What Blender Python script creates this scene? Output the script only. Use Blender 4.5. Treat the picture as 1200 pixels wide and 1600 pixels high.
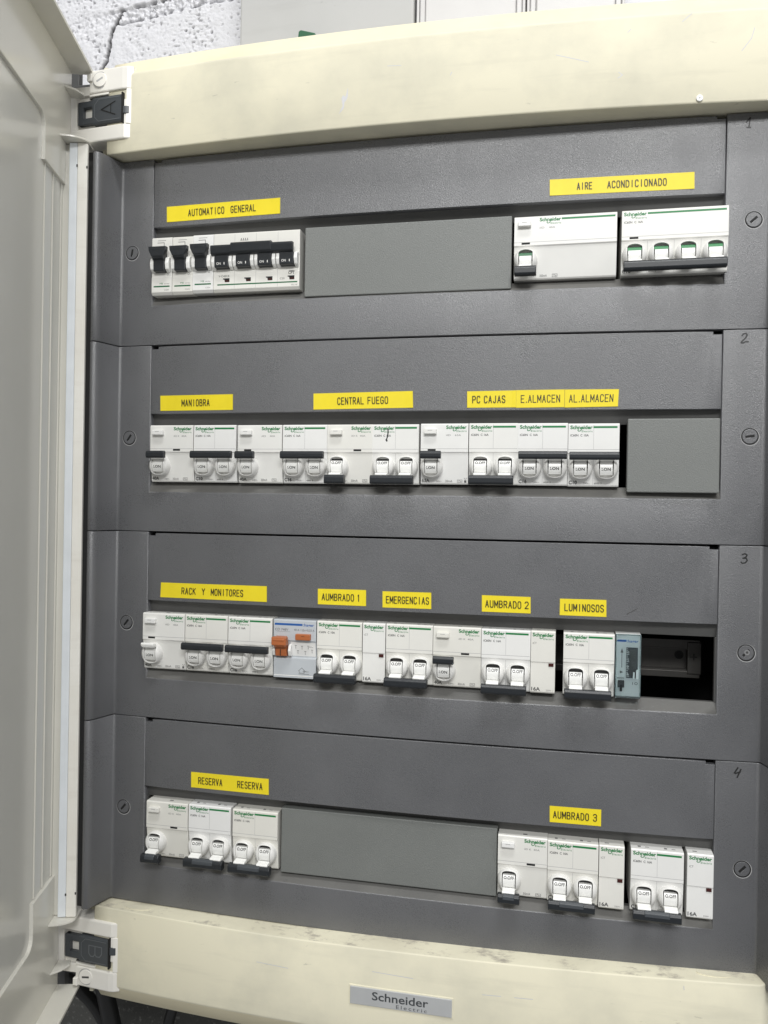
import bpy, bmesh, math, random
from mathutils import Vector, Matrix, noise

random.seed(7)
DEV_Y = -5.06                              # front of the switchgear
S = 0.001                                  # everything below is written in millimetres
scene = bpy.context.scene
for o in list(bpy.data.objects):
    bpy.data.objects.remove(o)

# ------------------------------------------------------------------ camera, light, exposure
cam = bpy.data.cameras.new('camera')
cam_o = bpy.data.objects.new('camera', cam)
scene.collection.objects.link(cam_o)
R = ((0.97704165, -0.0169516, 0.21237291),
     (0.21238648, -0.00101655, -0.97718522),
     (0.01678074, 0.99985579, 0.00260708))
M = Matrix(R).to_4x4()
M.translation = Vector((111.277 * S, -615.819 * S, 20.499 * S))
cam_o.matrix_world = M
cam.sensor_fit = 'HORIZONTAL'
cam.sensor_width = 36.0
cam.lens = 36.0 * 1300.0 / 1200.0
cam.clip_start = 0.02
cam.clip_end = 50.0
scene.camera = cam_o
scene.render.resolution_x = 768
scene.render.resolution_y = 1024
scene.render.resolution_percentage = 100

world = bpy.data.worlds.new('World')
scene.world = world
world.use_nodes = True
bg = world.node_tree.nodes['Background']
bg.inputs['Color'].default_value = (0.98, 0.99, 1.0, 1)
bg.inputs['Strength'].default_value = 0.28


def area(name, loc, target, sx, sy, power, color):
    l = bpy.data.lights.new(name, 'AREA')
    l.shape = 'RECTANGLE'
    l.size, l.size_y = sx, sy
    l.energy = power
    l.color = color
    o = bpy.data.objects.new(name, l)
    scene.collection.objects.link(o)
    o.location = loc
    o.rotation_euler = (Vector(target) - Vector(loc)).to_track_quat('-Z', 'Y').to_euler()
    return o


area('ceiling_tube', (0.46, -2.2, 1.36), (0.0, 0.0, 0.1), 1.5, 0.36, 47.0, (1.0, 1.0, 0.985))
area('ceiling_tube_above', (0.25, -1.0, 2.4), (0.0, 0.0, 0.0), 1.0, 0.30, 31.0, (1.0, 1.0, 0.985))
area('door_fill', (2.3, -1.2, 0.35), (-0.2, 0.0, 0.0), 0.8, 0.7, 6.2, (1.0, 0.99, 0.97))  # unseen fill lamp added low on the right to light the door

scene.view_settings.view_transform = 'Standard'
scene.view_settings.look = 'None'
scene.view_settings.exposure = 0.0
scene.view_settings.gamma = 1.0
scene.view_settings.use_curve_mapping = False


# ------------------------------------------------------------------ materials
def new_mat(name):
    m = bpy.data.materials.new(name)
    m.use_nodes = True
    return m, m.node_tree.nodes, m.node_tree.links, m.node_tree.nodes['Principled BSDF']


def plain(name, col, rough=0.45, spec=0.5, metal=0.0, bump=0.0, bscale=900.0, var=0.0, vscale=40.0):
    """base colour with a faint uneven tone and a fine moulded grain"""
    m, n, l, b = new_mat(name)
    b.inputs['Base Color'].default_value = (*col, 1)
    b.inputs['Roughness'].default_value = rough
    b.inputs['Specular IOR Level'].default_value = spec
    b.inputs['Metallic'].default_value = metal
    tc = n.new('ShaderNodeTexCoord')
    if var:
        t = n.new('ShaderNodeTexNoise')
        t.inputs['Scale'].default_value = vscale
        t.inputs['Detail'].default_value = 6
        r = n.new('ShaderNodeMapRange')
        r.inputs[1].default_value = 0.3
        r.inputs[2].default_value = 0.7
        r.inputs[3].default_value = 1 - var
        r.inputs[4].default_value = 1 + var
        mx = n.new('ShaderNodeVectorMath')
        mx.operation = 'SCALE'
        mx.inputs[0].default_value = col
        l.new(tc.outputs['Object'], t.inputs['Vector'])
        l.new(t.outputs['Fac'], r.inputs[0])
        l.new(r.outputs[0], mx.inputs['Scale'])
        l.new(mx.outputs[0], b.inputs['Base Color'])
    if bump:
        t2 = n.new('ShaderNodeTexNoise')
        t2.inputs['Scale'].default_value = bscale
        t2.inputs['Detail'].default_value = 3
        bp = n.new('ShaderNodeBump')
        bp.inputs['Strength'].default_value = bump
        bp.inputs['Distance'].default_value = 0.0004
        l.new(tc.outputs['Object'], t2.inputs['Vector'])
        l.new(t2.outputs['Fac'], bp.inputs['Height'])
        l.new(bp.outputs['Normal'], b.inputs['Normal'])
    return m


def stained(name, base, stain, amount=0.5, rough=0.55, dust=None, dust_lo=0.52, scale=14.0):
    """aged plastic: large soft stains, streaks along X, small specks"""
    m, n, l, b = new_mat(name)
    tc = n.new('ShaderNodeTexCoord')
    b.inputs['Roughness'].default_value = rough
    b.inputs['Specular IOR Level'].default_value = 0.3

    def tex(sc, stretch, det=6, rgh=0.6):
        mp = n.new('ShaderNodeMapping')
        mp.inputs['Scale'].default_value = stretch
        t = n.new('ShaderNodeTexNoise')
        t.inputs['Scale'].default_value = sc
        t.inputs['Detail'].default_value = det
        t.inputs['Roughness'].default_value = rgh
        l.new(tc.outputs['Object'], mp.inputs['Vector'])
        l.new(mp.outputs[0], t.inputs['Vector'])
        return t.outputs['Fac']

    def ramp(src, lo, hi, top=1.0):
        r = n.new('ShaderNodeMapRange')
        r.inputs[1].default_value = lo
        r.inputs[2].default_value = hi
        r.inputs[4].default_value = top
        l.new(src, r.inputs[0])
        return r.outputs[0]

    def mix(fac, a, c):
        x = n.new('ShaderNodeMix')
        x.data_type = 'RGBA'
        l.new(fac, x.inputs[0])
        if isinstance(a, tuple):
            x.inputs[6].default_value = (*a, 1)
        else:
            l.new(a, x.inputs[6])
        x.inputs[7].default_value = (*c, 1)
        return x.outputs[2]

    c = mix(ramp(tex(scale, (1, 1, 1)), 0.40, 0.68, amount), base, stain)
    c = mix(ramp(tex(40, (0.25, 1, 2.2)), 0.54, 0.70, 0.26), c, tuple(v * 0.84 for v in stain))
    c = mix(ramp(tex(160, (0.5, 1, 1.5), 4), 0.70, 0.76, 0.45), c, tuple(v * 0.55 for v in stain))
    if dust:
        c = mix(ramp(tex(60, (0.6, 1, 1), 8, 0.75), dust_lo, dust_lo + 0.12, 0.9), c, dust)
    l.new(c, b.inputs['Base Color'])
    t2 = n.new('ShaderNodeTexNoise')
    t2.inputs['Scale'].default_value = 220
    t2.inputs['Detail'].default_value = 4
    l.new(tc.outputs['Object'], t2.inputs['Vector'])
    bp = n.new('ShaderNodeBump')
    bp.inputs['Strength'].default_value = 0.10
    bp.inputs['Distance'].default_value = 0.0004
    l.new(t2.outputs['Fac'], bp.inputs['Height'])
    l.new(bp.outputs['Normal'], b.inputs['Normal'])
    return m


def grained(name, col, rough=0.36, bump=0.5, scale=520.0, spec=0.5):
    """grey spark-eroded plastic: leather grain that glitters under the lamp"""
    m, n, l, b = new_mat(name)
    tc = n.new('ShaderNodeTexCoord')
    v = n.new('ShaderNodeTexNoise')
    v.inputs['Scale'].default_value = scale
    v.inputs['Detail'].default_value = 5
    v.inputs['Roughness'].default_value = 0.75
    l.new(tc.outputs['Object'], v.inputs['Vector'])
    bp = n.new('ShaderNodeBump')
    bp.inputs['Strength'].default_value = bump
    bp.inputs['Distance'].default_value = 0.0006
    l.new(v.outputs['Fac'], bp.inputs['Height'])
    l.new(bp.outputs['Normal'], b.inputs['Normal'])
    t = n.new('ShaderNodeTexNoise')
    t.inputs['Scale'].default_value = 11
    t.inputs['Detail'].default_value = 7
    l.new(tc.outputs['Object'], t.inputs['Vector'])
    r = n.new('ShaderNodeMapRange')
    r.inputs[1].default_value = 0.3
    r.inputs[2].default_value = 0.7
    r.inputs[3].default_value = 0.92
    r.inputs[4].default_value = 1.07
    l.new(t.outputs['Fac'], r.inputs[0])
    mx = n.new('ShaderNodeVectorMath')
    mx.operation = 'SCALE'
    mx.inputs[0].default_value = col
    l.new(r.outputs[0], mx.inputs['Scale'])
    l.new(mx.outputs[0], b.inputs['Base Color'])
    r2 = n.new('ShaderNodeMapRange')
    r2.inputs[1].default_value = 0.35
    r2.inputs[2].default_value = 0.65
    r2.inputs[3].default_value = rough - 0.08
    r2.inputs[4].default_value = rough + 0.10
    l.new(v.outputs['Fac'], r2.inputs[0])
    sm = n.new('ShaderNodeTexNoise')
    sm.inputs['Scale'].default_value = 22
    sm.inputs['Detail'].default_value = 5
    l.new(tc.outputs['Object'], sm.inputs['Vector'])
    r3 = n.new('ShaderNodeMapRange')
    r3.inputs[1].default_value = 0.38
    r3.inputs[2].default_value = 0.66
    r3.inputs[3].default_value = -0.03
    r3.inputs[4].default_value = 0.07
    l.new(sm.outputs['Fac'], r3.inputs[0])
    ad = n.new('ShaderNodeMath')
    l.new(r2.outputs[0], ad.inputs[0])
    l.new(r3.outputs[0], ad.inputs[1])
    l.new(ad.outputs[0], b.inputs['Roughness'])
    b.inputs['Specular IOR Level'].default_value = spec
    return m


PLATE = grained('grey_grained_plastic', (0.108, 0.110, 0.117), rough=0.32, bump=0.46, scale=1300, spec=1.0)
BLANK = grained('grey_cover_plastic', (0.172, 0.180, 0.173), rough=0.42, bump=0.6, scale=1100, spec=0.7)
LEDGE = stained('dusty_grey_ledge', (0.115, 0.114, 0.110), (0.17, 0.166, 0.155), 0.7, 0.6, dust=(0.07, 0.07, 0.072), dust_lo=0.60)
SHADE = plain('shaded_grey_reveal', (0.085, 0.085, 0.083), 0.5, var=0.08)  # plate plastic with the shade under the flap put into its colour
CREAM = stained('aged_cream_plastic', (0.775, 0.735, 0.575), (0.63, 0.605, 0.485), 0.95)
YELLOWED = stained('yellowed_cream_plastic', (0.78, 0.72, 0.53), (0.71, 0.64, 0.45), 0.6)
DUSTY = stained('dusty_cream_ledge', (0.75, 0.715, 0.56), (0.60, 0.565, 0.44), 0.8, 0.6, dust=(0.36, 0.33, 0.28), dust_lo=0.52)
DOORM = plain('door_cream_plastic', (0.72, 0.705, 0.645), 0.18, var=0.05, vscale=9, bump=0.03, bscale=120)
DOORD = plain('door_pocket_plastic', (0.66, 0.655, 0.62), 0.17, var=0.04, vscale=8, bump=0.03, bscale=120)
STRIPB = plain('bluish_white_strip', (0.80, 0.84, 0.88), 0.35, var=0.05)
STRIPC = stained('soiled_white_strip', (0.90, 0.885, 0.83), (0.78, 0.74, 0.66), 0.6)
WHITEC = plain('white_hinge_plastic', (0.82, 0.80, 0.75), 0.35, var=0.03)
WHITE = plain('white_device_plastic', (0.80, 0.80, 0.79), 0.34, var=0.02, vscale=60)
n_, l_ = WHITE.node_tree.nodes, WHITE.node_tree.links
oi = n_.new('ShaderNodeObjectInfo')
agem = n_.new('ShaderNodeMix')
agem.data_type = 'RGBA'
agem.inputs[6].default_value = (1.0, 1.0, 1.0, 1)
agem.inputs[7].default_value = (0.93, 0.915, 0.86, 1)
l_.new(oi.outputs['Random'], agem.inputs[0])
mulv = n_.new('ShaderNodeVectorMath')
mulv.operation = 'MULTIPLY'
bs_ = n_['Principled BSDF']
l_.new(bs_.inputs['Base Color'].links[0].from_socket, mulv.inputs[0])
l_.new(agem.outputs[2], mulv.inputs[1])
l_.new(mulv.outputs[0], bs_.inputs['Base Color'])
WHITE2 = plain('white_lever_plastic', (0.86, 0.86, 0.84), 0.30)
HUBM = plain('white_hub_plastic', (0.76, 0.755, 0.735), 0.28)
GREYW = plain('pale_grey_device_plastic', (0.50, 0.53, 0.56), 0.4, var=0.02)
GREYL = plain('pale_line_grey', (0.42, 0.42, 0.42), 0.5)
BLACK = plain('black_bar_plastic', (0.016, 0.019, 0.023), 0.36, bump=0.05, bscale=500)
BLACKD = plain('black_recess', (0.006, 0.006, 0.006), 0.7)
DARKG = plain('dark_grey_recess', (0.06, 0.06, 0.06), 0.6)
CLIP = plain('anthracite_clip_plastic', (0.055, 0.062, 0.070), 0.4, bump=0.05)
CLIPE = plain('anthracite_clip_edge', (0.13, 0.14, 0.15), 0.4)
INK = plain('black_ink', (0.012, 0.012, 0.012), 0.5)
INKG = plain('grey_print', (0.09, 0.09, 0.09), 0.5)
INKL = plain('pale_grey_print', (0.20, 0.20, 0.20), 0.5)
GREEN = plain('green_print', (0.006, 0.19, 0.05), 0.45)
GREEND = plain('dark_green_print', (0.010, 0.12, 0.045), 0.45)
BLUE = plain('blue_print', (0.015, 0.10, 0.36), 0.45)
ORANGE = plain('orange_lever_plastic', (0.42, 0.125, 0.04), 0.4)
REDW = plain('dark_red_window', (0.055, 0.012, 0.010), 0.2)
YEL = plain('yellow_tape', (0.84, 0.68, 0.018), 0.5, var=0.03, vscale=90)
YELE = plain('yellow_tape_edge', (0.45, 0.35, 0.03), 0.5)
METAL = plain('dull_zinc', (0.065, 0.062, 0.058), 0.45, metal=0.6, var=0.15, vscale=50)
BRIGHT = plain('bright_steel', (0.75, 0.75, 0.75), 0.25, metal=1.0)
BADGE = plain('silver_badge', (0.52, 0.53, 0.535), 0.35, metal=0.25, var=0.05)
BADGEI = plain('badge_lettering', (0.055, 0.06, 0.065), 0.45)
SHADE_LINER = plain('interior_shade', (0.02, 0.02, 0.02), 0.8)  # black inner lining added, standing in for shade inside the cream box
DUCT = plain('white_duct_plastic', (0.60, 0.59, 0.59), 0.4, var=0.02)
BOXG = stained('grey_painted_box', (0.49, 0.49, 0.485), (0.45, 0.45, 0.44), 0.5)
GREENP = plain('dark_green_plastic', (0.015, 0.10, 0.045), 0.5)
RUBBER = plain('black_cable_sheath', (0.008, 0.008, 0.008), 0.4, bump=0.1, bscale=300)


def glass(name, tint):
    m, n, l, b = new_mat(name)
    b.inputs['Base Color'].default_value = (*tint, 1)
    b.inputs['Roughness'].default_value = 0.06
    b.inputs['Transmission Weight'].default_value = 1.0
    b.inputs['IOR'].default_value = 1.2
    return m


CLEAR = glass('clear_bluish_cover', (0.80, 0.885, 0.905))


def wall_material():
    m, n, l, b = new_mat('painted_concrete_block')
    tc = n.new('ShaderNodeTexCoord')
    sep = n.new('ShaderNodeSeparateXYZ')
    l.new(tc.outputs['Object'], sep.inputs[0])
    r = n.new('ShaderNodeMapRange')         # base colour turns dark grey low on the wall
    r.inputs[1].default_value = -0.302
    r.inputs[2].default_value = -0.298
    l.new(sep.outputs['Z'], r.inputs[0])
    sp = n.new('ShaderNodeTexNoise')
    sp.inputs['Scale'].default_value = 260
    sp.inputs['Detail'].default_value = 6
    l.new(tc.outputs['Object'], sp.inputs['Vector'])
    r2 = n.new('ShaderNodeMapRange')
    r2.inputs[1].default_value = 0.58
    r2.inputs[2].default_value = 0.75
    l.new(sp.outputs['Fac'], r2.inputs[0])
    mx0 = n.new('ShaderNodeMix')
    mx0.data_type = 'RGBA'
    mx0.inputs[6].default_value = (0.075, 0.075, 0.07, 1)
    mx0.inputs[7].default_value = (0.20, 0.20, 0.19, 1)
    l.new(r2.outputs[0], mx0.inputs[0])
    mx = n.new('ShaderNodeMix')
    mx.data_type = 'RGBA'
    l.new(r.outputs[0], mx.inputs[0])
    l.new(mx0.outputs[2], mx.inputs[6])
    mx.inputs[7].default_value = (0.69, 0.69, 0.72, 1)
    at = n.new('ShaderNodeAttribute')
    at.attribute_name = 'crack'             # near-black inside the crack, joint lines and pits
    mx2 = n.new('ShaderNodeMix')
    mx2.data_type = 'RGBA'
    l.new(at.outputs['Fac'], mx2.inputs[0])
    l.new(mx.outputs[2], mx2.inputs[6])
    mx2.inputs[7].default_value = (0.03, 0.028, 0.026, 1)
    l.new(mx2.outputs[2], b.inputs['Base Color'])
    b.inputs['Roughness'].default_value = 0.8
    t = n.new('ShaderNodeTexNoise')
    t.inputs['Scale'].default_value = 330
    t.inputs['Detail'].default_value = 6
    l.new(tc.outputs['Object'], t.inputs['Vector'])
    bp = n.new('ShaderNodeBump')
    bp.inputs['Strength'].default_value = 0.5
    bp.inputs['Distance'].default_value = 0.0015
    l.new(t.outputs['Fac'], bp.inputs['Height'])
    l.new(bp.outputs['Normal'], b.inputs['Normal'])
    return m


TIMERB = plain('pale_timer_plastic', (0.62, 0.63, 0.62), 0.4)
WALL = wall_material()

# ------------------------------------------------------------------ mesh helpers
_text_cache = {}


def text_geo(s, spacing=1.0, bold=0.0):
    """flat outline mesh of a string in the built-in font, height 1 em"""
    key = (s, spacing, bold)
    if key not in _text_cache:
        cu = bpy.data.curves.new('t', 'FONT')
        cu.body = s
        cu.size = 1.0
        cu.space_character = spacing
        cu.offset = bold
        cu.resolution_u = 3
        ob = bpy.data.objects.new('t', cu)
        scene.collection.objects.link(ob)
        dg = bpy.context.evaluated_depsgraph_get()
        me = bpy.data.meshes.new_from_object(ob.evaluated_get(dg))
        v = [(p.co.x, p.co.y) for p in me.vertices]
        f = [tuple(p.vertices) for p in me.polygons]
        bpy.data.objects.remove(ob)
        bpy.data.curves.remove(cu)
        bpy.data.meshes.remove(me)
        _text_cache[key] = (v, f)
    return _text_cache[key]


class MB:
    """collects shapes (mm) into ONE mesh"""

    def __init__(self):
        self.v, self.f, self.m, self.s, self.mats = [], [], [], [], []

    def mi(self, mat):
        if mat not in self.mats:
            self.mats.append(mat)
        return self.mats.index(mat)

    def add(self, vs, fs, mat, smooth=False):
        k = len(self.v)
        self.v += [tuple(p) for p in vs]
        i = self.mi(mat)
        for f in fs:
            self.f.append(tuple(a + k for a in f))
            self.m.append(i)
            self.s.append(smooth)
        return self

    def bm(self, b, mat, smooth=False, matmap=None):
        b.verts.index_update()
        vs = [v.co[:] for v in b.verts]
        if matmap:
            k = len(self.v)
            self.v += vs
            for f in b.faces:
                self.f.append(tuple(x.index + k for x in f.verts))
                self.m.append(self.mi(matmap[f.material_index]))
                self.s.append(smooth)
        else:
            self.add(vs, [tuple(x.index for x in f.verts) for f in b.faces], mat, smooth)
        b.free()
        return self

    def box(self, x0, x1, y0, y1, z0, z1, mat, bev=0.0, seg=2, xf=None):
        b = bmesh.new()
        bmesh.ops.create_cube(b, size=1.0)
        for v in b.verts:
            v.co = Vector(((x0 + x1) / 2 + v.co.x * (x1 - x0), (y0 + y1) / 2 + v.co.y * (y1 - y0), (z0 + z1) / 2 + v.co.z * (z1 - z0)))
        if bev:
            bmesh.ops.bevel(b, geom=b.edges[:], offset=bev, segments=seg, profile=0.5, affect='EDGES')
        if xf:
            for v in b.verts:
                v.co = Vector(xf(*v.co))
        return self.bm(b, mat)

    def prism_x(self, prof, x0, x1, mat, bev=0.0, smooth=False):
        """prof: (y,z) outline extruded along x"""
        b = bmesh.new()
        a = [b.verts.new((x0, y, z)) for y, z in prof]
        c = [b.verts.new((x1, y, z)) for y, z in prof]
        n = len(prof)
        b.faces.new(a)
        b.faces.new(c[::-1])
        for i in range(n):
            b.faces.new((a[i], c[i], c[(i + 1) % n], a[(i + 1) % n]))
        bmesh.ops.recalc_face_normals(b, faces=b.faces[:])
        if bev:
            bmesh.ops.bevel(b, geom=b.edges[:], offset=bev, segments=2, profile=0.5, affect='EDGES')
        return self.bm(b, mat, smooth)

    def prism_y(self, prof, y0, y1, mat, bev=0.0, fy=None):
        """prof: (x,z) outline, thickness y0 (front) to y1; fy(x) adds to y"""
        b = bmesh.new()
        g = fy or (lambda x: 0.0)
        a = [b.verts.new((x, y0 + g(x), z)) for x, z in prof]
        c = [b.verts.new((x, y1 + g(x), z)) for x, z in prof]
        n = len(prof)
        b.faces.new(a)
        b.faces.new(c[::-1])
        for i in range(n):
            b.faces.new((a[i], c[i], c[(i + 1) % n], a[(i + 1) % n]))
        bmesh.ops.recalc_face_normals(b, faces=b.faces[:])
        if bev:
            bmesh.ops.bevel(b, geom=[e for e in b.edges if abs(e.verts[0].co.y - e.verts[1].co.y) < 1e-6 or len(prof) < 7], offset=bev, segments=2, profile=0.5, affect='EDGES')
        return self.bm(b, mat)

    def prism_z(self, prof, z0, z1, mat, bev=0.0):
        b = bmesh.new()
        a = [b.verts.new((x, y, z0)) for x, y in prof]
        c = [b.verts.new((x, y, z1)) for x, y in prof]
        n = len(prof)
        b.faces.new(a)
        b.faces.new(c[::-1])
        for i in range(n):
            b.faces.new((a[i], c[i], c[(i + 1) % n], a[(i + 1) % n]))
        bmesh.ops.recalc_face_normals(b, faces=b.faces[:])
        if bev:
            bmesh.ops.bevel(b, geom=[e for e in b.edges if abs(e.verts[0].co.z - e.verts[1].co.z) < 1e-6], offset=bev, segments=2, profile=0.5, affect='EDGES')
        return self.bm(b, mat)

    def rect(self, x0, x1, z0, z1, y, mat):
        """print lying on a front face"""
        return self.add([(x0, y, z0), (x1, y, z0), (x1, y, z1), (x0, y, z1)], [(0, 1, 2, 3)], mat)

    def disc(self, cx, cz, y, r, mat, n=24):
        return self.add([(cx + r * math.cos(i * 2 * math.pi / n), y, cz + r * math.sin(i * 2 * math.pi / n)) for i in range(n)], [tuple(range(n))], mat)

    def ring(self, cx, cz, y, r0, r1, mat, n=32):
        vs = []
        for i in range(n):
            a = i * 2 * math.pi / n
            vs += [(cx + r0 * math.cos(a), y, cz + r0 * math.sin(a)), (cx + r1 * math.cos(a), y, cz + r1 * math.sin(a))]
        return self.add(vs, [(2 * i, 2 * i + 1, (2 * i + 3) % (2 * n), (2 * i + 2) % (2 * n)) for i in range(n)], mat)

    def text(self, s, x, z, y, h, mat, width=None, spacing=1.0, bold=0.0, fy=None, rot=0.0):
        """h: capital height in mm, (x,z): left end of the baseline; width: fitted width"""
        v, f = text_geo(s, spacing, bold)
        x0 = min(p[0] for p in v)
        x1 = max(p[0] for p in v)
        k = h / 0.72
        kx = k if width is None else width / (x1 - x0)
        cr, sr = math.cos(rot), math.sin(rot)
        out = []
        for a, b in v:
            px, pz = (a - x0) * kx, b * k
            px, pz = px * cr - pz * sr + x, px * sr + pz * cr + z
            out.append((px, y + (fy(px, pz) if fy else 0.0), pz))
        return self.add(out, f, mat)

    def stroke(self, pts, w, y, mat, fy=None):
        """a flat pen stroke along a polyline in (x,z), mitred"""
        for i in range(1, len(pts) - 1):
            d0 = Vector(pts[i]) - Vector(pts[i - 1])
            d1 = Vector(pts[i + 1]) - Vector(pts[i])
            if d0.normalized().dot(d1.normalized()) < -0.15:
                self.stroke(pts[:i + 1], w, y, mat, fy)
                return self.stroke(pts[i:], w, y - 0.003, mat, fy)
        n = len(pts)
        L, Rr = [], []
        for i in range(n):
            p = Vector(pts[i])
            d0 = (p - Vector(pts[i - 1])).normalized() if i else None
            d1 = (Vector(pts[i + 1]) - p).normalized() if i < n - 1 else None
            d0 = d0 or d1
            d1 = d1 or d0
            t = d0 + d1
            t = t.normalized() if t.length > 1e-6 else d0
            nn = Vector((-t.y, t.x))
            c = max(0.55, nn.dot(Vector((-d0.y, d0.x))))
            q = nn * (w / 2 / c)
            e = Vector((0, 0))
            if i == 0:
                e = -d1 * w * 0.4
            if i == n - 1:
                e = d0 * w * 0.4
            L.append(p + q + e)
            Rr.append(p - q + e)
        vs = [(a.x, y + (fy(a.x) if fy else 0), a.y) for a in L] + [(a.x, y + (fy(a.x) if fy else 0), a.y) for a in Rr]
        return self.add(vs, [(i, i + 1, n + i + 1, n + i) for i in range(n - 1)], mat)

    def build(self, name, parent=None, loc=None):
        me = bpy.data.meshes.new(name)
        me.from_pydata([(a * S, b * S, c * S) for a, b, c in self.v], [], self.f)
        for m in self.mats:
            me.materials.append(m)
        me.polygons.foreach_set('material_index', self.m)
        me.polygons.foreach_set('use_smooth', self.s)
        me.update()
        o = bpy.data.objects.new(name, me)
        scene.collection.objects.link(o)
        if parent:
            o.parent = parent
        if loc:
            o.location = tuple(c * S for c in loc)
        return o


def inst(me, name, parent, loc):
    o = bpy.data.objects.new(name, me)
    scene.collection.objects.link(o)
    o.parent = parent
    o.location = tuple(c * S for c in loc)
    return o


def tag(o, label=None, cat=None, group=None, kind=None):
    if label:
        o['label'] = label
    if cat:
        o['category'] = cat
    if group:
        o['group'] = group
    if kind:
        o['kind'] = kind
    return o


def empty(name, loc, label, cat, group=None):
    if loc[1] == DEV_Y:                      # modules never sit perfectly flush on the rail
        loc = (loc[0] + random.uniform(-0.12, 0.12), loc[1] + random.uniform(-0.35, 0.35), loc[2] + random.uniform(-0.3, 0.3))
    o = bpy.data.objects.new(name, None)
    scene.collection.objects.link(o)
    o.location = tuple(c * S for c in loc)
    o.empty_display_size = 0.01
    return tag(o, label, cat, group)


def lin(a, b, n):
    return [a + (b - a) * i / n for i in range(n + 1)]


# shared shapes of the front
def yp(x):                                   # bowed grey plates
    return -5.86 * (1 - (x / 217.5) ** 2)


def yb(x):                                   # more strongly bowed cream bars
    return -25.0 + 11.5 * (x / 240.0) ** 2


SEAMS = (300.0, 150.0, 0.0, -150.0)


# ------------------------------------------------------------------ wall behind
CR1 = [(-352, 440), (-340, 459), (-337, 474), (-335, 487), (-329, 499), (-324, 508)]         # crack between blocks
CR2 = [(-440, 488), (-395, 497), (-352, 505), (-324, 509), (-287, 513), (-240, 522), (-190, 528)]
CR3 = [(-331, 494), (-316, 496), (-281, 500), (-240, 505), (-190, 507)]


def seg_d(p, pl):
    best = 1e9
    for a, b in zip(pl, pl[1:]):
        ax, az = a
        bx, bz = b
        t = max(0, min(1, ((p[0] - ax) * (bx - ax) + (p[1] - az) * (bz - az)) / ((bx - ax) ** 2 + (bz - az) ** 2)))
        best = min(best, math.hypot(p[0] - ax - t * (bx - ax), p[1] - az - t * (bz - az)))
    return best


def poly_z(x, pl):
    for a, b in zip(pl, pl[1:]):
        if a[0] <= x <= b[0]:
            return a[1] + (b[1] - a[1]) * (x - a[0]) / (b[0] - a[0])
    return pl[0][1] if x < pl[0][0] else pl[-1][1]


WY = 130.0


def wall():
    xs = [-2200, -1400, -900, -600, -500] + lin(-470, -180, 290)[0:] + [-150, -100, 0, 100, 200, 400, 800, 1800]
    zs = [-1500, -900, -600, -520, -460, -420, -390, -300, 0, 300] + lin(415, 555, 140) + [600, 800, 1300, 1600]
    vs, fs, cr = [], [], []
    for z in zs:
        for x in xs:
            y, c = WY, 0.0
            if -471 < x < -179 and 414 < z < 556:
                p = Vector((x, z, 0))
                n1 = noise.noise(p * 0.12)
                n2 = noise.noise(p * 0.33 + Vector((7, 3, 1)))
                n3 = noise.noise(p * 0.9 + Vector((1, 9, 4)))
                n4 = noise.noise(p * 0.62 + Vector((5, 5, 2)))
                mk = max(0.0, min(1.0, 0.55 + 1.6 * noise.noise(p * 0.035 + Vector((9, 1, 6)))))
                n5 = noise.noise(Vector((p.x * 0.20, p.y * 0.34, 3.0)))
                y += 0.5 * n1 + (0.3 + 0.9 * mk) * (1.1 * abs(n5) + 0.4 * n2 + 0.5 * n3 + 0.35 * n4)
                pit = max(0.0, noise.noise(Vector((p.x * 0.30, p.y * 0.5, 0)) + Vector((40, 2, 8))) - 0.36 - 0.16 * (1 - mk))
                y += 16 * pit
                c = max(c, min(1, pit * 3))
                w = 0.7 + 1.3 * n2
                d = seg_d((x, z), CR1)
                if d < w + 2:
                    k = max(0, min(1, (w + 1.5 - d) / 2))
                    y += 11 * k
                    c = max(c, min(1, k * 2.2))
                rg = max(0.15, min(1, (x + 370) / 70))            # mortar joint gets rougher to the right
                zt, zb = poly_z(x, CR2), poly_z(x, CR3) if x > -331 else poly_z(x, CR2) - 12
                if zb < z < zt:
                    y += (2.2 + 3.6 * n2 + 2.2 * n3) * rg
                d = min(seg_d((x, z), CR2), seg_d((x, z), CR3))
                nn = noise.noise(p * 0.16 + Vector((3, 3, 3)))
                if d < 2.2 and nn > -0.15:
                    k = (1 - d / 2.2) * min(1, (nn + 0.15) * 3) * rg
                    y += 6 * k
                    c = max(c, k * 0.8)
            vs.append((x, y, z))
            cr.append(c)
    nx = len(xs)
    for j in range(len(zs) - 1):
        for i in range(nx - 1):
            a = j * nx + i
            fs.append((a, a + 1, a + nx + 1, a + nx))
    m = MB()
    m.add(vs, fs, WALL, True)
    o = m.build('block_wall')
    at = o.data.attributes.new('crack', 'FLOAT', 'POINT')
    at.data.foreach_set('value', cr)
    tag(o, 'rough white painted concrete block wall with an open crack, dark grey low down', 'wall')


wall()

# things fixed to the wall above the cabinet
t = MB()
t.box(-178, -21, 78, 129, 385, 760, BOXG, 2)
t.add([(-176, 78.3, 520), (-100, 78.3, 520), (-100, 78.3, 521), (-176, 78.3, 521)], [(0, 1, 2, 3)], BOXG)
tag(t.build('junction_box'), 'smooth light grey box on the wall just above the cabinet, left of the white ducts', 'box')
t = MB()
t.prism_y([(-121, 400), (-103, 400), (-103.5, 426), (-116.5, 430), (-118.5, 428.8)], 64, 68, GREENP, 0.8)
tag(t.build('green_tag'), 'small dark green plastic tag poking up behind the cabinet top', 'tag')


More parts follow.
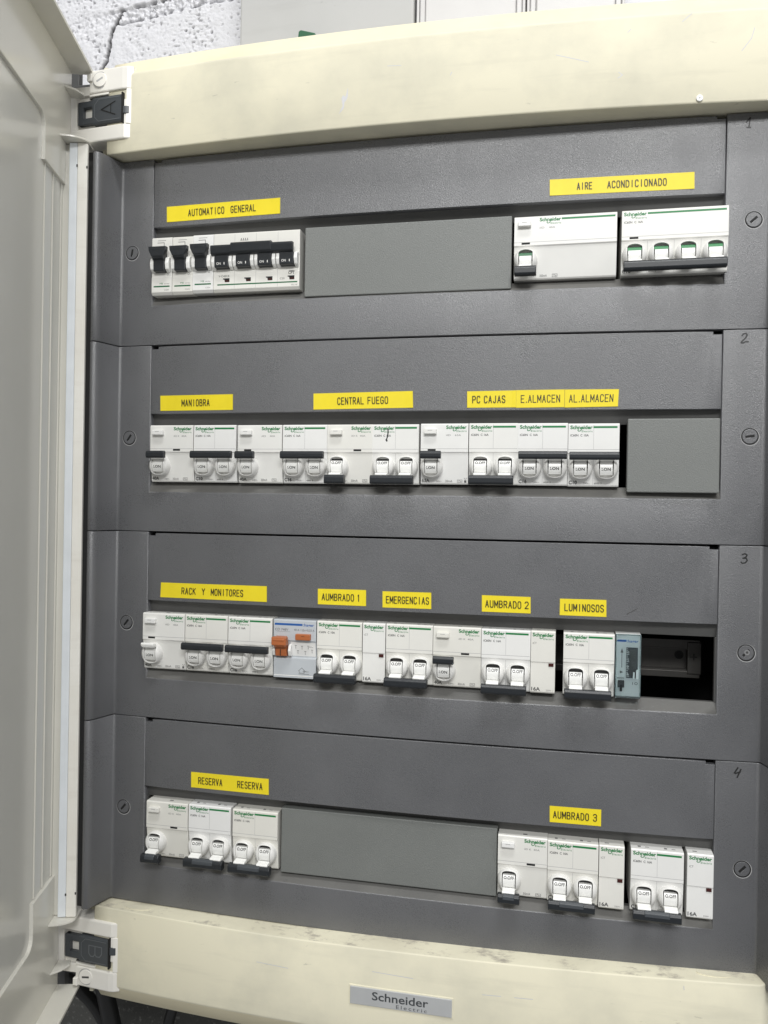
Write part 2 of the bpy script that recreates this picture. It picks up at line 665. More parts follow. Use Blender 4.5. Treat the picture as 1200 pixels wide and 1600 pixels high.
def duct(x0, x1, label):
    root = empty('cable_duct', (x0, 129, 390), label, 'cable duct', 'white cable ducts running up the wall')
    w = x1 - x0
    b = MB()
    b.box(0, w, -44, 0, 0, 420, DUCT, 1.0)
    b.box(0.3, 2.6, -48, -43, 0, 420, DUCT, 0.8)
    b.box(w - 2.6, w - 0.3, -48, -43, 0, 420, DUCT, 0.8)
    b.build('duct_base', root)
    c = MB()
    c.box(3.1, 7.6, -47, -43.5, 0, 420, DUCT, 1.0)
    c.box(8.0, w - 8.0, -49, -43.5, 0, 420, DUCT, 1.2)
    c.box(w - 7.6, w - 3.1, -47, -43.5, 0, 420, DUCT, 1.0)
    c.build('duct_lid', root)


duct(-19.5, 72.5, 'white cable duct running up the wall right beside the grey box')
duct(73.2, 152, 'white cable duct on the right, between the other duct and bare block')


def tube(name, pts, r, mat, label, group):
    cu = bpy.data.curves.new(name, 'CURVE')
    cu.dimensions = '3D'
    sp = cu.splines.new('BEZIER')
    sp.bezier_points.add(len(pts) - 1)
    for q, p in zip(sp.bezier_points, pts):
        q.co = tuple(c * S for c in p)
        q.handle_left_type = q.handle_right_type = 'AUTO'
    cu.bevel_depth = r * S
    cu.bevel_resolution = 5
    ob = bpy.data.objects.new('tmp', cu)
    scene.collection.objects.link(ob)
    dg = bpy.context.evaluated_depsgraph_get()
    me = bpy.data.meshes.new_from_object(ob.evaluated_get(dg))
    bpy.data.objects.remove(ob)
    me.name = name
    me.materials.clear()
    me.materials.append(mat)
    for p in me.polygons:
        p.use_smooth = True
    o = bpy.data.objects.new(name, me)
    scene.collection.objects.link(o)
    return tag(o, label, 'cable', group)


tube('black_cable', [(-285, 60, -370), (-293, 72, -410), (-293, 84, -450), (-286, 92, -500), (-282, 95, -620)], 8, RUBBER,
     'thick black cable dropping straight down behind the lower hinge', 'black cables hanging under the cabinet')
tube('black_cable', [(-360, 70, -395), (-335, 84, -425), (-312, 98, -460), (-296, 104, -510), (-294, 106, -620)], 6, RUBBER,
     'thinner black cable curving in from the door side under the lower hinge', 'black cables hanging under the cabinet')
tube('black_cable', [(-222, 70, -380), (-225, 80, -420), (-236, 88, -455), (-244, 90, -500), (-250, 92, -620)], 5, RUBBER,
     'black cable below the cream bottom bar, right of the other two', 'black cables hanging under the cabinet')

# ------------------------------------------------------------------ the cabinet
cab = empty('distribution_cabinet', (0, 0, -380), 'open cream and grey electrical distribution cabinet with four rows, mounted on the wall', 'electrical cabinet')


def part(mb, name, parent=None):
    """a part of the cabinet: mesh in world millimetres"""
    if parent is None or parent is cab:
        o = mb.build(name, cab)
        o.location = (0, 0, 0.380)
    else:
        o = mb.build(name, parent)
    return o


b = MB()
b.box(-264, 264, 112, 115, -379, 379, CREAM)
b.box(-264, -261, 2, 112, -379, 379, CREAM)
b.box(261, 264, 2, 112, -379, 379, CREAM)
b.box(-284, -259.7, 4, 8, -330, 330, DARKG)  # dark strip added behind the hinge-side gap in place of its shade
b.box(-261, 261, 12, 112, 376, 379, CREAM)
b.box(-261, 261, 12, 112, -379, -376, CREAM)
b.box(-260.5, 260.5, 108, 111.5, -375, 375, SHADE_LINER)
b.box(-260.5, -258.5, 10, 107.5, -375, 375, SHADE_LINER)
b.box(258.5, 260.5, 10, 107.5, -375, 375, SHADE_LINER)
b.box(-258, 258, 14, 107.5, 373, 375.5, SHADE_LINER)
b.box(-258, 258, 14, 107.5, -375.5, -373, SHADE_LINER)
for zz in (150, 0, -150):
    b.box(-258, 258, 16, 107, zz - 3, zz - 2, SHADE_LINER)
part(b, 'back_box')

# DIN rail seen through the empty place of the third row
b = MB()
for z0, z1, y in ((-80, -73.4, 44), (-102, -97, 44)):
    b.box(-240, 212, y, y + 1.2, z0, z1, METAL, 0.3)
b.box(-240, 212, 51, 52.2, -98, -79, METAL, 0.3)
b.box(-240, 212, 45.2, 52, -81, -79.8, METAL)
b.box(-240, 212, 45.2, 52, -97.2, -96, METAL)
b.box(203, 213, 43, 50, -99, -75, METAL, 0.6)
for cx in (150, 198):
    b.disc(cx, -86, 50.9, 3.3, BLACKD)
b.disc(207.5, -86, 42.9, 3.0, METAL)
b.rect(205.0, 210.0, -86.5, -85.5, 42.8, BLACKD)
b.rect(207.0, 208.0, -88.4, -83.6, 42.7, BLACKD)
part(b, 'din_rail')


def cream_bar(top):
    sg = 1 if top else -1
    xs = lin(-252, 243, 36) + [245, 247, 249, 251, 253, 255, 257]
    b = bmesh.new()
    rows = []

    def dz(x):
        return 0.0 if top else 4.5 * max(0.0, (x + 100) / 345.0)

    for x in xs:
        f = yb(x) if x < 243 else yb(243) + 1.0 * ((x - 243) / 4.0) ** 2.2
        sec = [(9.0, 300.6), (f, 300.6), (f, 362.5), (f + 12, 379.5), (20.0, 380.5)]
        rows.append([b.verts.new((x, y, sg * z + dz(x) * max(0, (362 - z) / 62))) for y, z in sec])
    edges = []
    for r0, r1 in zip(rows, rows[1:]):
        for k in range(4):
            fc = b.faces.new((r0[k], r1[k], r1[k + 1], r0[k + 1]))
            fc.material_index = (1 if k == 0 and not top else 2 if k == 2 else 0)
            fc.smooth = True
    b.faces.new(rows[0])
    b.faces.new(rows[-1][::-1])
    bmesh.ops.recalc_face_normals(b, faces=b.faces[:])
    b.edges.ensure_lookup_table()
    rowset = [{v for v in (r[k] for r in rows)} for k in range(5)]
    for e in b.edges:
        for k in (1, 2, 3):
            if e.verts[0] in rowset[k] and e.verts[1] in rowset[k]:
                edges.append(e)
    bmesh.ops.bevel(b, geom=edges, offset=1.3 if top else 1.0, segments=2, profile=0.5, affect='EDGES')
    m = MB()
    m.bm(b, CREAM, True, matmap=[CREAM, DUSTY, YELLOWED])
    return m


m = cream_bar(True)
# paint scrape, scratches and a white rivet on the upper bar
g = (0.60, 0.60, 0.62)
SCR = plain('scraped_grey_mark', g, 0.5)
m.prism_y([(-56.5, 311), (-53.5, 317), (-54.5, 323), (-53.3, 325), (-51.5, 323.5), (-49.8, 330), (-48.6, 328.5), (-50.2, 322), (-52.2, 319.5), (-52.5, 315.5)], yb(-53) - 0.06, yb(-53) - 0.02, SCR)
for pts in ([(100, 340), (112, 336.5), (122, 333.5)], [(223, 335), (229, 343), (231, 350)], [(142, 321), (145, 323), (142.5, 325)], [(148, 352), (150, 354)],
            [(-20, 343), (-10, 342.3)], [(26, 332), (27, 334)], [(184, 357), (190, 362)]):
    m.stroke(pts, 0.5, -0.05, SCR, fy=yb)
m.prism_y([(196 + 2.3 * math.cos(a * math.pi / 8), 303.8 + 2.3 * math.sin(a * math.pi / 8)) for a in range(16)], yb(196) - 1.4, yb(196), WHITE2, 0.5)
m.disc(196, 303.8, yb(196) - 1.45, 0.7, GREYL)
part(m, 'top_bar')
m = cream_bar(False)
for pts in ([(196, -301), (196.3, -303.5)], [(-20, -316), (10, -317)], [(-110, -322), (-85, -323)], [(60, -322), (95, -321)]):
    m.stroke(pts, 0.5, -0.05, SCR, fy=yb)
for cx0, zoff in ((217, 4.13), (-217, 0.0)):          # moulded oval pads on the ledge
    pts = [(cx0 + 11 * math.cos(a * math.pi / 16), -5.5 + (0 if cx0 > 0 else -2.5) + 3.6 * math.sin(a * math.pi / 16)) for a in range(32)]
    m.prism_z(pts, -300.58 + zoff - 0.5, -300.58 + zoff + 0.5, CREAM, 0)
part(m, 'bottom_bar')
bar_low = [o for o in scene.objects if o.name == 'bottom_bar'][0]
# badge on the lower bar
m = MB()
bx0, bx1, bz0, bz1 = -36.4, 38.6, -341.0, -328.0


def tilt(x):                                 # the bar rises a little to the right
    return 0.0


m.box(bx0, bx1, -25.9, -23.5, bz0, bz1, BADGE, 0.5)
m.box(bx0 - 0.9, bx1 + 0.9, -25.3, -23.5, bz0 - 0.9, bz1 + 0.9, CREAM, 0.4)
m.text('Schneider', bx0 + 16.5, bz0 + 5.0, -25.96, 6.0, BADGEI, width=41.5, bold=0.016)
m.text('Electric', bx0 + 34.5, bz0 + 1.1, -25.96, 2.7, BADGEI, width=22.5, spacing=1.35)
part(m, 'nameplate', bar_low)


# ---- grey front plates
def plate_grid(xs, zs, skip, wing=True):
    """front surface on the bowed plane; returns bmesh with boundary walls and rounded edges"""
    b = bmesh.new()
    vt = {}

    def V(i, j):
        if (i, j) not in vt:
            x, y = xs[i]
            vt[(i, j)] = b.verts.new((x, y, zs[j]))
        return vt[(i, j)]
    for i in range(len(xs) - 1):
        for j in range(len(zs) - 1):
            if not skip(i, j):
                f = b.faces.new((V(i, j), V(i + 1, j), V(i + 1, j + 1), V(i, j + 1)))
                f.smooth = True
    return b, vt


def rim(b, depth, bev, keep=None):
    be = [e for e in b.edges if e.is_boundary and (keep is None or keep(e))]
    r = bmesh.ops.extrude_edge_only(b, edges=be)
    nv = [g for g in r['geom'] if isinstance(g, bmesh.types.BMVert)]
    for v in nv:
        v.co.y += depth
    bmesh.ops.bevel(b, geom=be, offset=bev, segments=2, profile=0.5, affect='EDGES')


def loose_strip(m, pts0, pts1, mat):
    n = len(pts0)
    m.add(pts0 + pts1, [(i, i + 1, n + i + 1, n + i) for i in range(n - 1)], mat, True)


FONT = {}                                    # single-stroke capitals on a 4 x 6 cell
_f = {
    'A': [[(0, 0), (2, 6), (4, 0)], [(0.7, 2), (3.3, 2)]],
    'B': [[(0, 0), (0, 6), (2.8, 6), (3.7, 5.2), (3.7, 4), (2.8, 3.2), (0, 3.2)], [(2.8, 3.2), (4, 2.3), (4, 0.9), (3, 0), (0, 0)]],
    'C': [[(4, 4.8), (3.2, 6), (0.9, 6), (0, 4.8), (0, 1.2), (0.9, 0), (3.2, 0), (4, 1.2)]],
    'D': [[(0, 0), (0, 6), (2.6, 6), (4, 4.6), (4, 1.4), (2.6, 0), (0, 0)]],
    'E': [[(4, 6), (0, 6), (0, 0), (4, 0)], [(0, 3.1), (3.3, 3.1)]],
    'F': [[(4, 6), (0, 6), (0, 0)], [(0, 3.1), (3.3, 3.1)]],
    'G': [[(4, 4.8), (3.2, 6), (0.9, 6), (0, 4.8), (0, 1.2), (0.9, 0), (3.2, 0), (4, 1.2), (4, 2.8), (2.2, 2.8)]],
    'I': [[(2, 0), (2, 6)]],
    'J': [[(3.4, 6), (3.4, 1.2), (2.6, 0), (1, 0), (0.2, 1.2)]],
    'K': [[(0, 0), (0, 6)], [(4, 6), (0, 2.6)], [(1.2, 3.6), (4, 0)]],
    'L': [[(0, 6), (0, 0), (4, 0)]],
    'M': [[(-0.3, 0), (-0.3, 6), (2, 1.6), (4.3, 6), (4.3, 0)]],
    'N': [[(0, 0), (0, 6), (4, 0), (4, 6)]],
    'O': [[(0, 1.2), (0, 4.8), (0.9, 6), (3.1, 6), (4, 4.8), (4, 1.2), (3.1, 0), (0.9, 0), (0, 1.2)]],
    'P': [[(0, 0), (0, 6), (3, 6), (4, 5.1), (4, 3.7), (3, 2.8), (0, 2.8)]],
    'R': [[(0, 0), (0, 6), (3, 6), (4, 5.1), (4, 3.8), (3, 3), (0, 3)], [(2, 3), (4, 0)]],
    'S': [[(4, 4.9), (3.1, 6), (0.9, 6), (0, 5), (0, 4), (0.8, 3.3), (3.2, 2.7), (4, 2), (4, 1), (3.1, 0), (0.9, 0), (0, 1.1)]],
    'T': [[(0, 6), (4, 6)], [(2, 6), (2, 0)]],
    'U': [[(0, 6), (0, 1.2), (0.9, 0), (3.1, 0), (4, 1.2), (4, 6)]],
    'V': [[(0, 6), (2, 0), (4, 6)]],
    'Y': [[(0, 6), (2, 3.2), (4, 6)], [(2, 3.2), (2, 0)]],
    'Z': [[(0, 6), (4, 6), (0, 0), (4, 0)]],
    '.': [[(1.8, 0), (2.2, 0.5)]],
    '1': [[(1.2, 5), (2.2, 6), (2.2, 0)]],
    '2': [[(0, 4.8), (0.9, 6), (3.1, 6), (4, 4.9), (4, 3.8), (0, 0), (4, 0)]],
    '3': [[(0, 5), (0.9, 6), (3.1, 6), (4, 5), (4, 4), (3.1, 3.2), (1.4, 3.2)], [(3.1, 3.2), (4, 2.3), (4, 1), (3.1, 0), (0.9, 0), (0, 1.1)]],
}
HAND = {
    '1': [[(0, 3.6), (2.4, 6.6), (1.6, 0), (0.4, 0.2), (2.6, 0.1)]],
    '2': [[(0.4, 5.2), (1.4, 6.4), (3, 6.8), (3.8, 5.6), (2.8, 3.6), (0.4, 1.2), (0, 0.3), (1.2, 0.1), (2.6, 0.9), (4.6, 1.0)]],
    '3': [[(0.6, 6.2), (2.2, 6.9), (3.6, 6), (3, 4.6), (1.0, 3.7), (3.2, 3.6), (3.8, 2.2), (2.6, 0.6), (0.6, 0.2), (-0.2, 1.0)]],
    '4': [[(1.8, 6.6), (-0.4, 2.9), (0.4, 2.6), (3.4, 3.9)], [(3.8, 5.6), (2.6, 2.8), (1.5, 0)]],
}


def write(m, s, x0, x1, z, h, y, mat, w, fy=None):
    """stroke lettering fitted between x0 and x1, baseline z"""
    n = len(s)
    adv = [0.55 if c == '.' else 1.0 for c in s]
    tot = sum(adv) - 0.38 * (1 if n > 1 else 0)
    pitch = (x1 - x0) / tot if n > 1 else (x1 - x0) / 0.62
    cx, k = x0, 0
    for c, a in zip(s, adv):
        wd = pitch * 0.62
        for st in _f.get(c, []):
            px = [(cx + (p[0] - (1.2 if c == '.' else 0)) / 4 * wd, z + p[1] / 6 * h) for p in st]
            m.stroke(px, w, y - 0.004 * (k % 3), mat, fy)
            k += 1
        cx += pitch * a


ANG = ((80, 42), (55, 8), (52, 48), (50, 47))
XL = [-217 + 434 * i / 30 for i in range(31)]
plates = []
for r, seam in enumerate(SEAMS):
    top, bot = seam - 0.35, seam - 149.75
    wingL = [(-259.5, 6.0), (-259.2, -19.0), (-257.6, -22.4), (-255.0, -23.6), (-252.6, -21.4), (-251.4, -18.0), (-246.2, 0.4), (-245.0, 1.6), (-243.2, 1.45), (-231, 0.75)]
    xs = wingL + [(x, yp(x)) for x in XL] + [(-a, c) for a, c in wingL[::-1]]
    zs = [bot, seam - 118.5, top]
    i0 = len(wingL)
    i1 = i0 + 30
    bmx, vt = plate_grid(xs, zs, lambda i, j: j == 1 and i0 <= i < i1)
    # sloped dusty ledge under the opening (joined to the front lip)
    back = {}
    for i in range(i0, i1 + 1):
        v = vt[(i, 1)]
        back[i] = bmx.verts.new((v.co.x, 5.0, seam - 110.7))
    lip = []
    for i in range(i0, i1):
        f = bmx.faces.new((vt[(i, 1)], vt[(i + 1, 1)], back[i + 1], back[i]))
        f.material_index = 1
        lip.append(bmx.edges.get((vt[(i, 1)], vt[(i + 1, 1)])))
    bv = set(back.values())
    be = [e for e in bmx.edges if e.is_boundary and not (e.verts[0] in bv or e.verts[1] in bv)]
    ext = bmesh.ops.extrude_edge_only(bmx, edges=be)
    for gq in ext['geom']:
        if isinstance(gq, bmesh.types.BMVert):
            gq.co.y += 9.0
    bmesh.ops.bevel(bmx, geom=be + lip, offset=0.55, segments=2, profile=0.5, affect='EDGES')
    m = MB()
    m.bm(bmx, PLATE, True, matmap=[PLATE, LEDGE])
    # reveal above the opening, leaning back under the flap
    xs2 = [(x, yp(x)) for x in XL]
    loose_strip(m, [(x, y + 5.2, seam - 54.8) for x, y in xs2], [(x, 7.0, seam - 65.2) for x, y in xs2], SHADE)
    loose_strip(m, [(x, 7.0, seam - 65.2) for x, y in xs2], [(x, 9.5, seam - 65.2) for x, y in xs2], SHADE)
    loose_strip(m, [(x, 5.0, seam - 110.7) for x, y in xs2], [(x, 9.0, seam - 110.7) for x, y in xs2], SHADE)
    for sx in (-1, 1):                        # narrow side reveals
        xa, xb = sorted((sx * 218.0, sx * 215.6))
        m.box(xa, xb, 4.6, 9, seam - 111, seam - 65, SHADE, 0.3)
        m.box(sorted((sx * 217.3, sx * 219))[0], sorted((sx * 217.3, sx * 219))[1], 3, 12, seam - 150, seam - 1, PLATE)
    m.box(-218, 218, 8.5, 9.5, seam - 64.6, seam - 2, SHADE_LINER)     # black backing put in as shade behind the flap gap
    pl = part(m, 'front_plate')
    plates.append(pl)
    # hinged flap
    xf = [(x, yp(x)) for x in [-216.4, -210.4] + XL[1:-1] + [210.4, 216.4]]
    zf = [seam - 55.4, seam - 3.2, seam - 1.3]
    nf = len(xf)
    bf, _ = plate_grid(xf, zf, lambda i, j: j == 1 and (i == 0 or i == nf - 2))
    rim(bf, 5.6, 0.5)
    m = MB()
    m.bm(bf, PLATE, True, matmap=[PLATE])
    if r == 2:                                # ink smear and scuffs
        for q in range(9):
            x = 155 + random.random() * 10
            m.stroke([(x, -51 + (x - 155) * 0.6), (x + 1.2, -50 + (x - 155) * 0.6)], 0.5, -0.05 - 0.004 * q, DARKG, fy=yp)
    part(m, 'hinged_flap', pl)
    # quarter-turn screws
    for sx, ang in zip((-1, 1), ANG[r]):
        cx, cz = sx * 235.6, seam - 74.4
        y = yp(cx)
        m = MB()
        m.ring(cx, cz, y - 0.06, 5.05, 5.85, BLACKD)
        m.ring(cx + 0.15, cz - 0.3, y - 0.04, 5.8, 6.25, GREYL)
        m.prism_y([(cx + 5.1 * math.cos(a * math.pi / 16), cz + 5.1 * math.sin(a * math.pi / 16)) for a in range(32)], y - 0.35, y + 2, PLATE, 0.25)
        c, s2 = math.cos(math.radians(ang)), math.sin(math.radians(ang))
        sl = [(cx + u * c - w * s2, cz + u * s2 + w * c) for u, w in ((-3, -0.85), (3, -0.85), (3, 0.85), (-3, 0.85))]
        m.add([(x, y - 0.40, z) for x, z in sl], [(0, 1, 2, 3)], BLACKD)
        sl = [(cx + u * c - w * s2, cz + u * s2 + w * c) for u, w in ((-2.8, -1.15), (0.5 if sx > 0 else -1.6, -1.15), (0.3 if sx > 0 else -1.9, -0.9), (-2.8, -0.9))]
        m.add([(x, y - 0.42, z) for x, z in sl], [(0, 1, 2, 3)], BRIGHT if (r, sx) in ((2, 1), (3, 1), (3, -1)) else GREYL)
        if (r, sx) == (2, 1):                 # chewed-up slot
            m.ring(cx + 0.6, cz + 0.3, y - 0.44, 0.9, 1.9, BRIGHT, 14)
            m.disc(cx + 0.6, cz + 0.3, y - 0.45, 0.9, DARKG, 12)
        m.v = [(x, yv + yp(x) - y, z) for x, yv, z in m.v]     # lies on the bowed plate
        part(m, 'screw', pl)
    # number written by hand beside the row
    hx, hz, hs = ((229.6, 289.4, 1.05), (228.8, 140.2, 1.0), (231.5, -12.6, 1.0), (229.8, -161.0, 1.0))[r]
    m = MB()
    for k, st in enumerate(HAND['1234'[r]]):
        m.stroke([(hx + p[0] * hs, hz + p[1] * hs) for p in st], 0.95, -0.05 - 0.004 * k, INK, fy=yp)
    part(m, 'handwritten_number', pl)


# ---- door, opened to the left
E2 = Vector((0.2790, -0.9603))
N2 = Vector((0.9603, 0.2790))
L0 = Vector((-262.4, -24.0))


def dxf(d, nn, z):                           # door axes -> world
    p = L0 + E2 * d + N2 * nn
    return (p.x, p.y, z)


def door_box(m, d0, d1, n0, n1, z0, z1, mat, bev=0.0):
    m.box(d0, d1, n0, n1, z0, z1, mat, bev, xf=dxf)


m = MB()
door_box(m, -15, 545, -22.5, -19.6, -371, 371, DOORD)
ds = [-15.5, 44.8, 545]
zz = [-370.8, -307, -274, 274, 307, 370.8]
bd = bmesh.new()
vt = {}
for i in range(2):
    for j in range(5):
        if j == 2 or (i == 1 and j in (1, 2, 3)):
            continue
        q = []
        for a, c in ((i, j), (i + 1, j), (i + 1, j + 1), (i, j + 1)):
            if (a, c) not in vt:
                vt[(a, c)] = bd.verts.new((ds[a], -17.0, zz[c]))
            q.append(vt[(a, c)])
        bd.faces.new(q)
cor = [bd.verts.index_update()] and [v for v in bd.verts if abs(v.co.x - 44.8) < 0.1 and abs(abs(v.co.z) - 307) < 0.1]
be = [e for e in bd.edges if e.is_boundary]
ex = bmesh.ops.extrude_edge_only(bd, edges=be)
for gq in ex['geom']:
    if isinstance(gq, bmesh.types.BMVert):
        gq.co.y -= 3.0
up = [e for e in bd.edges if abs(e.verts[0].co.y - e.verts[1].co.y) > 1 and any(abs(v.co.x - 44.8) < 0.1 and abs(abs(v.co.z) - 307) < 0.1 for v in e.verts)]
bmesh.ops.bevel(bd, geom=up, offset=9.0, segments=5, profile=0.5, affect='EDGES')
be = [e for e in bd.edges if abs(e.verts[0].co.y + 17) < 0.01 and abs(e.verts[1].co.y + 17) < 0.01 and len(e.link_faces) == 2 and
      abs(e.link_faces[0].normal.dot(e.link_faces[1].normal)) < 0.5]
bd.normal_update()
be = [e for e in bd.edges if abs(e.verts[0].co.y + 17) < 0.01 and abs(e.verts[1].co.y + 17) < 0.01 and len(e.link_faces) == 2 and
      abs(e.link_faces[0].normal.dot(e.link_faces[1].normal)) < 0.5]
bmesh.ops.bevel(bd, geom=be, offset=0.7, segments=2, profile=0.5, affect='EDGES')
for v in bd.verts:
    v.co = Vector(dxf(*v.co))
m.bm(bd, DOORM)
for d in (0.0, 19.7, 38.3):                  # stiffening ribs by the hinge
    door_box(m, d - 0.7, d + 0.7, -19.7, -18.6, -273.5, 273.5, DOORM, 0.4)
door_box(m, -15, 0, -19.7, -18.9, -273.6, 273.6, DOORM, 0.2)
door_box(m, -17, 545, -22.5, 0.0, 368.2, 371, DOORM, 0.5)
door_box(m, -17, 545, -22.5, 0.0, -371, -368.2, DOORM, 0.5)
door_box(m, 542, 545, -22.5, 0.0, -371, 371, DOORM, 0.5)
door = part(m, 'door')
m = MB()
door_box(m, -3.5, 0.0, -13.4, -7.2, -306, 306, STRIPB, 0.6)
door_box(m, -3.8, 0.2, -7.1, 0.8, -306, 306, STRIPC, 0.7)
door_box(m, -18, -3.6, -22.4, -12.0, -306, 306, DOORM, 0.5)
for sg in (1, -1):
    zc = -292
    for q in ((-7.2, zc + 4), (0.4, zc + 5)):
        m.add([dxf(0.3, q[0] - 0.6, sg * q[1] - 1), dxf(0.3, q[0] + 0.6, sg * q[1] - 1), dxf(0.3, q[0] + 0.6, sg * q[1] + 1), dxf(0.3, q[0] - 0.6, sg * q[1] + 1)], [(0, 1, 2, 3)], DARKG)
part(m, 'hinge_strip', door)
for sg in (1, -1):                           # curved fins that close the strip beside each hinge
    m = MB()
    pr = [(-16, -17), (-16, 1.2), (0, 1.0)] + [(11 * math.sin(a * math.pi / 16), -17 + 18 * math.cos(a * math.pi / 16)) for a in range(1, 9)]
    w = [dxf(a, c, 0) for a, c in pr]
    m.prism_z([(a, c) for a, c, _ in w], sg * 307.2 - 0.8, sg * 307.2 + 0.8, DOORM, 0.3)
    part(m, 'hinge_fin', door)
    m = MB()
    w = [dxf(a, c, 0) for a, c in [(-16, -17), (-16, -7), (-9, -6), (-2, -10), (4, -17)]]
    m.prism_z([(a, c) for a, c, _ in w], sg * 349 - 0.8, sg * 349 + 0.8, DOORM, 0.3)
    part(m, 'hinge_fin', door)


# ---- hinge covers with their dark clips
def hinge(sg, letter):
    def yc(x):
        return yb(x) - 2.2 if x < -236 else yb(-236) - 2.2 + 0.045 * (x + 236) ** 2

    def block(m, xa, xb, z0, z1, off, mat, bev=0.7):
        n = 9
        pr = [(x, yc(x) + off) for x in lin(xa, xb, n)] + [(xb, 8), (xa, 8)]
        m.prism_z(pr, min(z0, z1), max(z0, z1), mat, bev)
    m = MB()
    Z = lambda a: sg * a
    block(m, -267.5, -228.6, Z(350.8), Z(369.0 if sg > 0 else 366.5), 0, WHITEC, 1.1)
    block(m, -288, -228.6, Z(311.6), Z(323.4), 0, WHITEC, 1.1)
    block(m, -288, -228.6, Z(323.0), Z(351.4), 4.0, WHITEC, 0.4)
    block(m, -235.4, -228.6, Z(323.0), Z(343.0), 0.6, WHITEC, 0.8)
    block(m, -233.4, -228.6, Z(323.2), Z(351.0), 0.0, WHITEC, 0.6)
    block(m, -288, -279.6, Z(323.2), Z(351.0), 0.6, WHITEC, 0.5)
    block(m, -268, -250, Z(348.6), Z(350.4), 0.6, WHITEC, 0.4)
    block(m, -269, -251, Z(347.6), Z(348.4), 2.2, DARKG, 0)
    hc = part(m, 'hinge_cover')
    m = MB()
    block(m, -264.6, -236.2, Z(325.2), Z(347.0), -0.5, CLIP, 1.6)
    block(m, -278.0, -264.0, Z(326.6), Z(332.0), 0.4, CLIP, 0.8)
    block(m, -278.0, -264.0, Z(340.2), Z(345.6), 0.4, CLIP, 0.8)
    block(m, -278.4, -273.6, Z(326.6), Z(345.6), 0.3, CLIP, 0.8)
    block(m, -237.0, -231.4, Z(331.0), Z(337.0), -0.4, CLIP, 0.5)
    block(m, -237.2, -235.9, Z(324.0), Z(348.0), -0.9, BLACKD, 0.3)
    # rim line and the moulded letter, turned a quarter
    zr = [Z(344.8), Z(327.4)]
    m.stroke([(-239, zr[0]), (-258.5, zr[0]), (-262.2, Z(341)), (-262.2, Z(331)), (-258.5, zr[1]), (-239, zr[1])], 0.5, -2.95, CLIPE, fy=yb)
    cz = Z(336.2)
    if letter == 'A':
        m.stroke([(-243, cz - 5.2), (-256, cz), (-243, cz + 5.2)], 0.85, -2.98, BLACKD, fy=yb)
        m.stroke([(-247, cz - 3.4), (-247, cz + 3.4)], 0.75, -3.0, BLACKD, fy=yb)
    else:
        m.stroke([(-243, cz - 1), (-243, cz + 4.4), (-255, cz + 4.4), (-255, cz - 2), (-253.4, cz - 4), (-250.8, cz - 4), (-249.2, cz - 2), (-249.2, cz + 4.4)], 0.8, -2.98, CLIPE, fy=yb)
        m.stroke([(-249.2, cz - 2), (-248, cz - 3.6), (-245, cz - 3.6), (-243, cz - 1)], 0.8, -3.0, CLIPE, fy=yb)
    part(m, 'hinge_clip', hc)
    m = MB()
    cx, cz = -257.6, (360.4 if sg > 0 else -357.8)
    y = yc(cx)
    m.ring(cx, cz, y - 0.35, 5.9, 6.6, GREYL)
    m.prism_y([(cx + 5.8 * math.cos(a * math.pi / 16), cz + 5.8 * math.sin(a * math.pi / 16)) for a in range(32)], y - 1.2, y + 2, WHITEC, 0.35)
    ang = math.radians(28 if sg > 0 else 6)
    c, s2 = math.cos(ang), math.sin(ang)
    m.add([(cx + u * c - w * s2, y - 1.26, cz + u * s2 + w * c) for u, w in ((-3.1, -0.75), (3.1, -0.75), (3.1, 0.75), (-3.1, 0.75))], [(0, 1, 2, 3)], GREYL if sg > 0 else DARKG)
    part(m, 'screw_cap', hc)
    m = MB()
    m.box(-284, -264.9, -11, 6, min(Z(350.4), Z(358)), max(Z(350.4), Z(358)), WHITEC, 0.8)
    m.box(-314, -265.2, 2, 8, min(Z(350.6), Z(367)), max(Z(350.6), Z(367)), DARKG, 0.5)
    m.box(-314, -287, 2.2, 7.8, min(Z(366), Z(382)), max(Z(366), Z(382)), DARKG, 0.5)
    m.box(-269, -264.9, -15, 4, min(Z(360), Z(366)), max(Z(360), Z(366)), WHITEC, 0.5)
    part(m, 'hinge_pin', hc)


hinge(1, 'A')
hinge(-1, 'B')

# ------------------------------------------------------------------ switchgear
H = 45.0
ZC, RH = 12.9, 8.7                           # lever hub centre height and radius
RR, RY = 7.3, 3.1                            # rotor radius, axis depth


def schneider(m, x, y, w=15.6, col=None):
    col = col or GREEN
    k = w / 15.6
    m.text('Schneider', x, 41.0, y, 2.5, col, width=w, bold=0.036)
    m.text('Electric', x + 8.0 * k, 38.7, y, 1.4, col, width=7.6 * k, spacing=1.2, bold=0.01)
    m.stroke([(x + 7.6 * k, 41.3), (x + 7.7 * k, 40.4), (x + 7.0 * k, 39.6), (x + 5.9 * k, 39.4), (x + 5.3 * k, 39.9), (x + 5.6 * k, 40.6)], 0.5, y - 0.004, col)


def body(m, w, lower=True):
    """white modular housing: label zone, step, lower front"""
    m.prism_x([(0, 23.9), (0, 44.2), (0.8, 45), (46, 45), (46, 0), (4.4, 0), (3.6, 1.0), (0.9, 23.1)], 0.12, w - 0.12, WHITE, 0.22)
    m.rect(0.25, w - 0.25, 26.15, 26.45, -0.03, GREYL)


